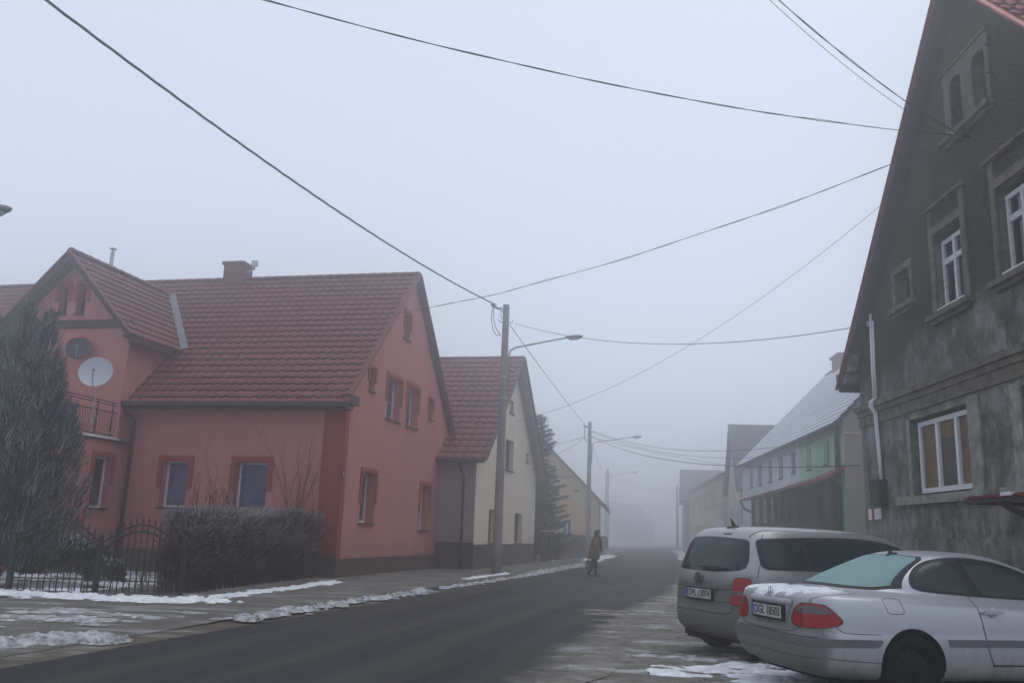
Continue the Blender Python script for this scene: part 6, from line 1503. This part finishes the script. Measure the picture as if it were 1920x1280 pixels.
for (s_, e_, w_) in ((14, 15, 16), (17, 18, 19)):
    q = MB(); a, b_, c = Vector(V[s_]), Vector(V[e_]), Vector(V[w_]); q.tube([a + Vector((0, 0, .03)), a.lerp(b_, .5), b_, b_.lerp(c, .5), c], [.078, .075, .066, .06, .055], 14); q.build('sleeve', coatm, co_, smooth=True)
q = MB(); q.tube([(.10, 0, 1.36), (.105, 0, 1.40), (.12, 0, 1.44)], [.125, .115, .085], 16); q.tube([(.17, -.06, 1.38), (.235, -.08, 1.22), (.25, -.09, 1.02), (.27, -.1, .86)], [.05, .05, .045, .03], 10); q.tube([(.17, .03, 1.38), (.225, .04, 1.24), (.235, .05, 1.08)], [.05, .045, .03], 10); q.build('scarf', scm, PS, smooth=True)
hb3 = MB(); vs = []; nn_ = 18
prof2 = [(1.635, .02), (1.62, .07), (1.59, .105), (1.54, .118), (1.48, .118), (1.42, .125), (1.36, .125), (1.30, .08)]
for (z, r_) in prof2:
    for k in range(nn_):
        a = 2 * math.pi * k / nn_; open_ = max(0, math.cos(a)) if z < 1.575 else 0; rr = r_ * (1 - .42 * open_ ** 1.5); vs.append((.125 - .03 * (1.6 - z) + rr * 1.05 * math.cos(a) - .035 * open_, rr * math.sin(a), z))
hb3.add(vs, [(j * nn_ + k, j * nn_ + (k + 1) % nn_, (j + 1) * nn_ + (k + 1) % nn_, (j + 1) * nn_ + k) for j in range(len(prof2) - 1) for k in range(nn_) if not (2 < j < 6 and (k < 3 or k > nn_ - 4))]); hb3.build('hair', hairm, PS, smooth=True)
for (ax, ay, az, rz_, tx) in ((.08, -.09, .06, 0, .17), (-.17, .09, .08, -.5, .15)):
    q = MB(); c_, s_ = math.cos(rz_), math.sin(rz_)
    def bp(x, y, z): return (ax + x * c_ - z * s_, ay + y, az + x * s_ + z * c_)
    pr = [(-.08, .03, .0), (-.05, .045, .02), (.05, .048, .01), (.12, .042, -.005), (.17, .02, -.015)]; vs = []
    for (x, w_, t_) in pr:
        for k in range(10): a = 2 * math.pi * k / 10; vs.append(bp(x, w_ * math.cos(a), -.02 + max(-.035, (.045 + t_ * .5) * math.sin(a))))
    q.add(vs, [(i * 10 + k, i * 10 + (k + 1) % 10, (i + 1) * 10 + (k + 1) % 10, (i + 1) * 10 + k) for i in range(4) for k in range(10)] + [tuple(range(10))[::-1], tuple(range(40, 50))]); q.tube([bp(-.02, 0, 0), bp(-.02, 0, .12), bp(-.02, 0, .26)], [.05, .05, .055], 12); q.build('boot', bootm, PS, smooth=True)
BG = empty('handbag', (3.23 - .13, 32.45 + .26, .40)); tag(BG, 'pale patterned shopping bag hanging from the walking person hand', 'bag')
q = MB(); q.hexa([(-.15, -.06, -.17), (.12, -.06, -.17), (.12, .06, -.17), (-.15, .06, -.17)], [(-.11, -.03, .16), (.09, -.03, .16), (.09, .03, .16), (-.11, .03, .16)]); bg_ = weld(q.build('bag_body', mat('patterned_bag_fabric', (.26, .23, .18), .8, .2, var=(.10, .06, .045), scale=9), BG))
q = MB()
for y in (-.03, .03): q.tube([(-.07, y, .15), (-.03, y, .26), (.03, y, .30), (.06, y, .26), (.07, y, .15)], .008, 6)
q.build('bag_handle', scm, BG)

# small street objects far right
TS = empty('notice_board', (10.9, 45.5, 0)); tag(TS, 'small white notice board on a post in the fog beyond the van roof', 'sign')
q = MB(); q.tube([(0, 0, -.02), (0, 0, 2.5)], .04, 8); q.build('post', M_['steel'], TS); q = MB(); q.box(-.28, .22, -.06, -.03, 2.02, 2.5); weld(q.build('board', M_['white'], TS))

# ------------------------------------------------------------------ fog
hz = MB(); hz.box(-70, 130, -14, 240, -1.0, 13.2)
hm = bpy.data.materials.new('fog_volume'); hm.use_nodes = True; ht = hm.node_tree; ht.nodes.clear()
ho_ = ht.nodes.new('ShaderNodeOutputMaterial'); pv_ = ht.nodes.new('ShaderNodeVolumePrincipled')
pv_.inputs['Color'].default_value = (.935, .935, .94, 1); pv_.inputs['Density'].default_value = 0.0138; pv_.inputs['Anisotropy'].default_value = 0.88
ht.links.new(pv_.outputs[0], ho_.inputs['Volume'])
ho = hz.build('haze', hm); tag(ho, kind='stuff')
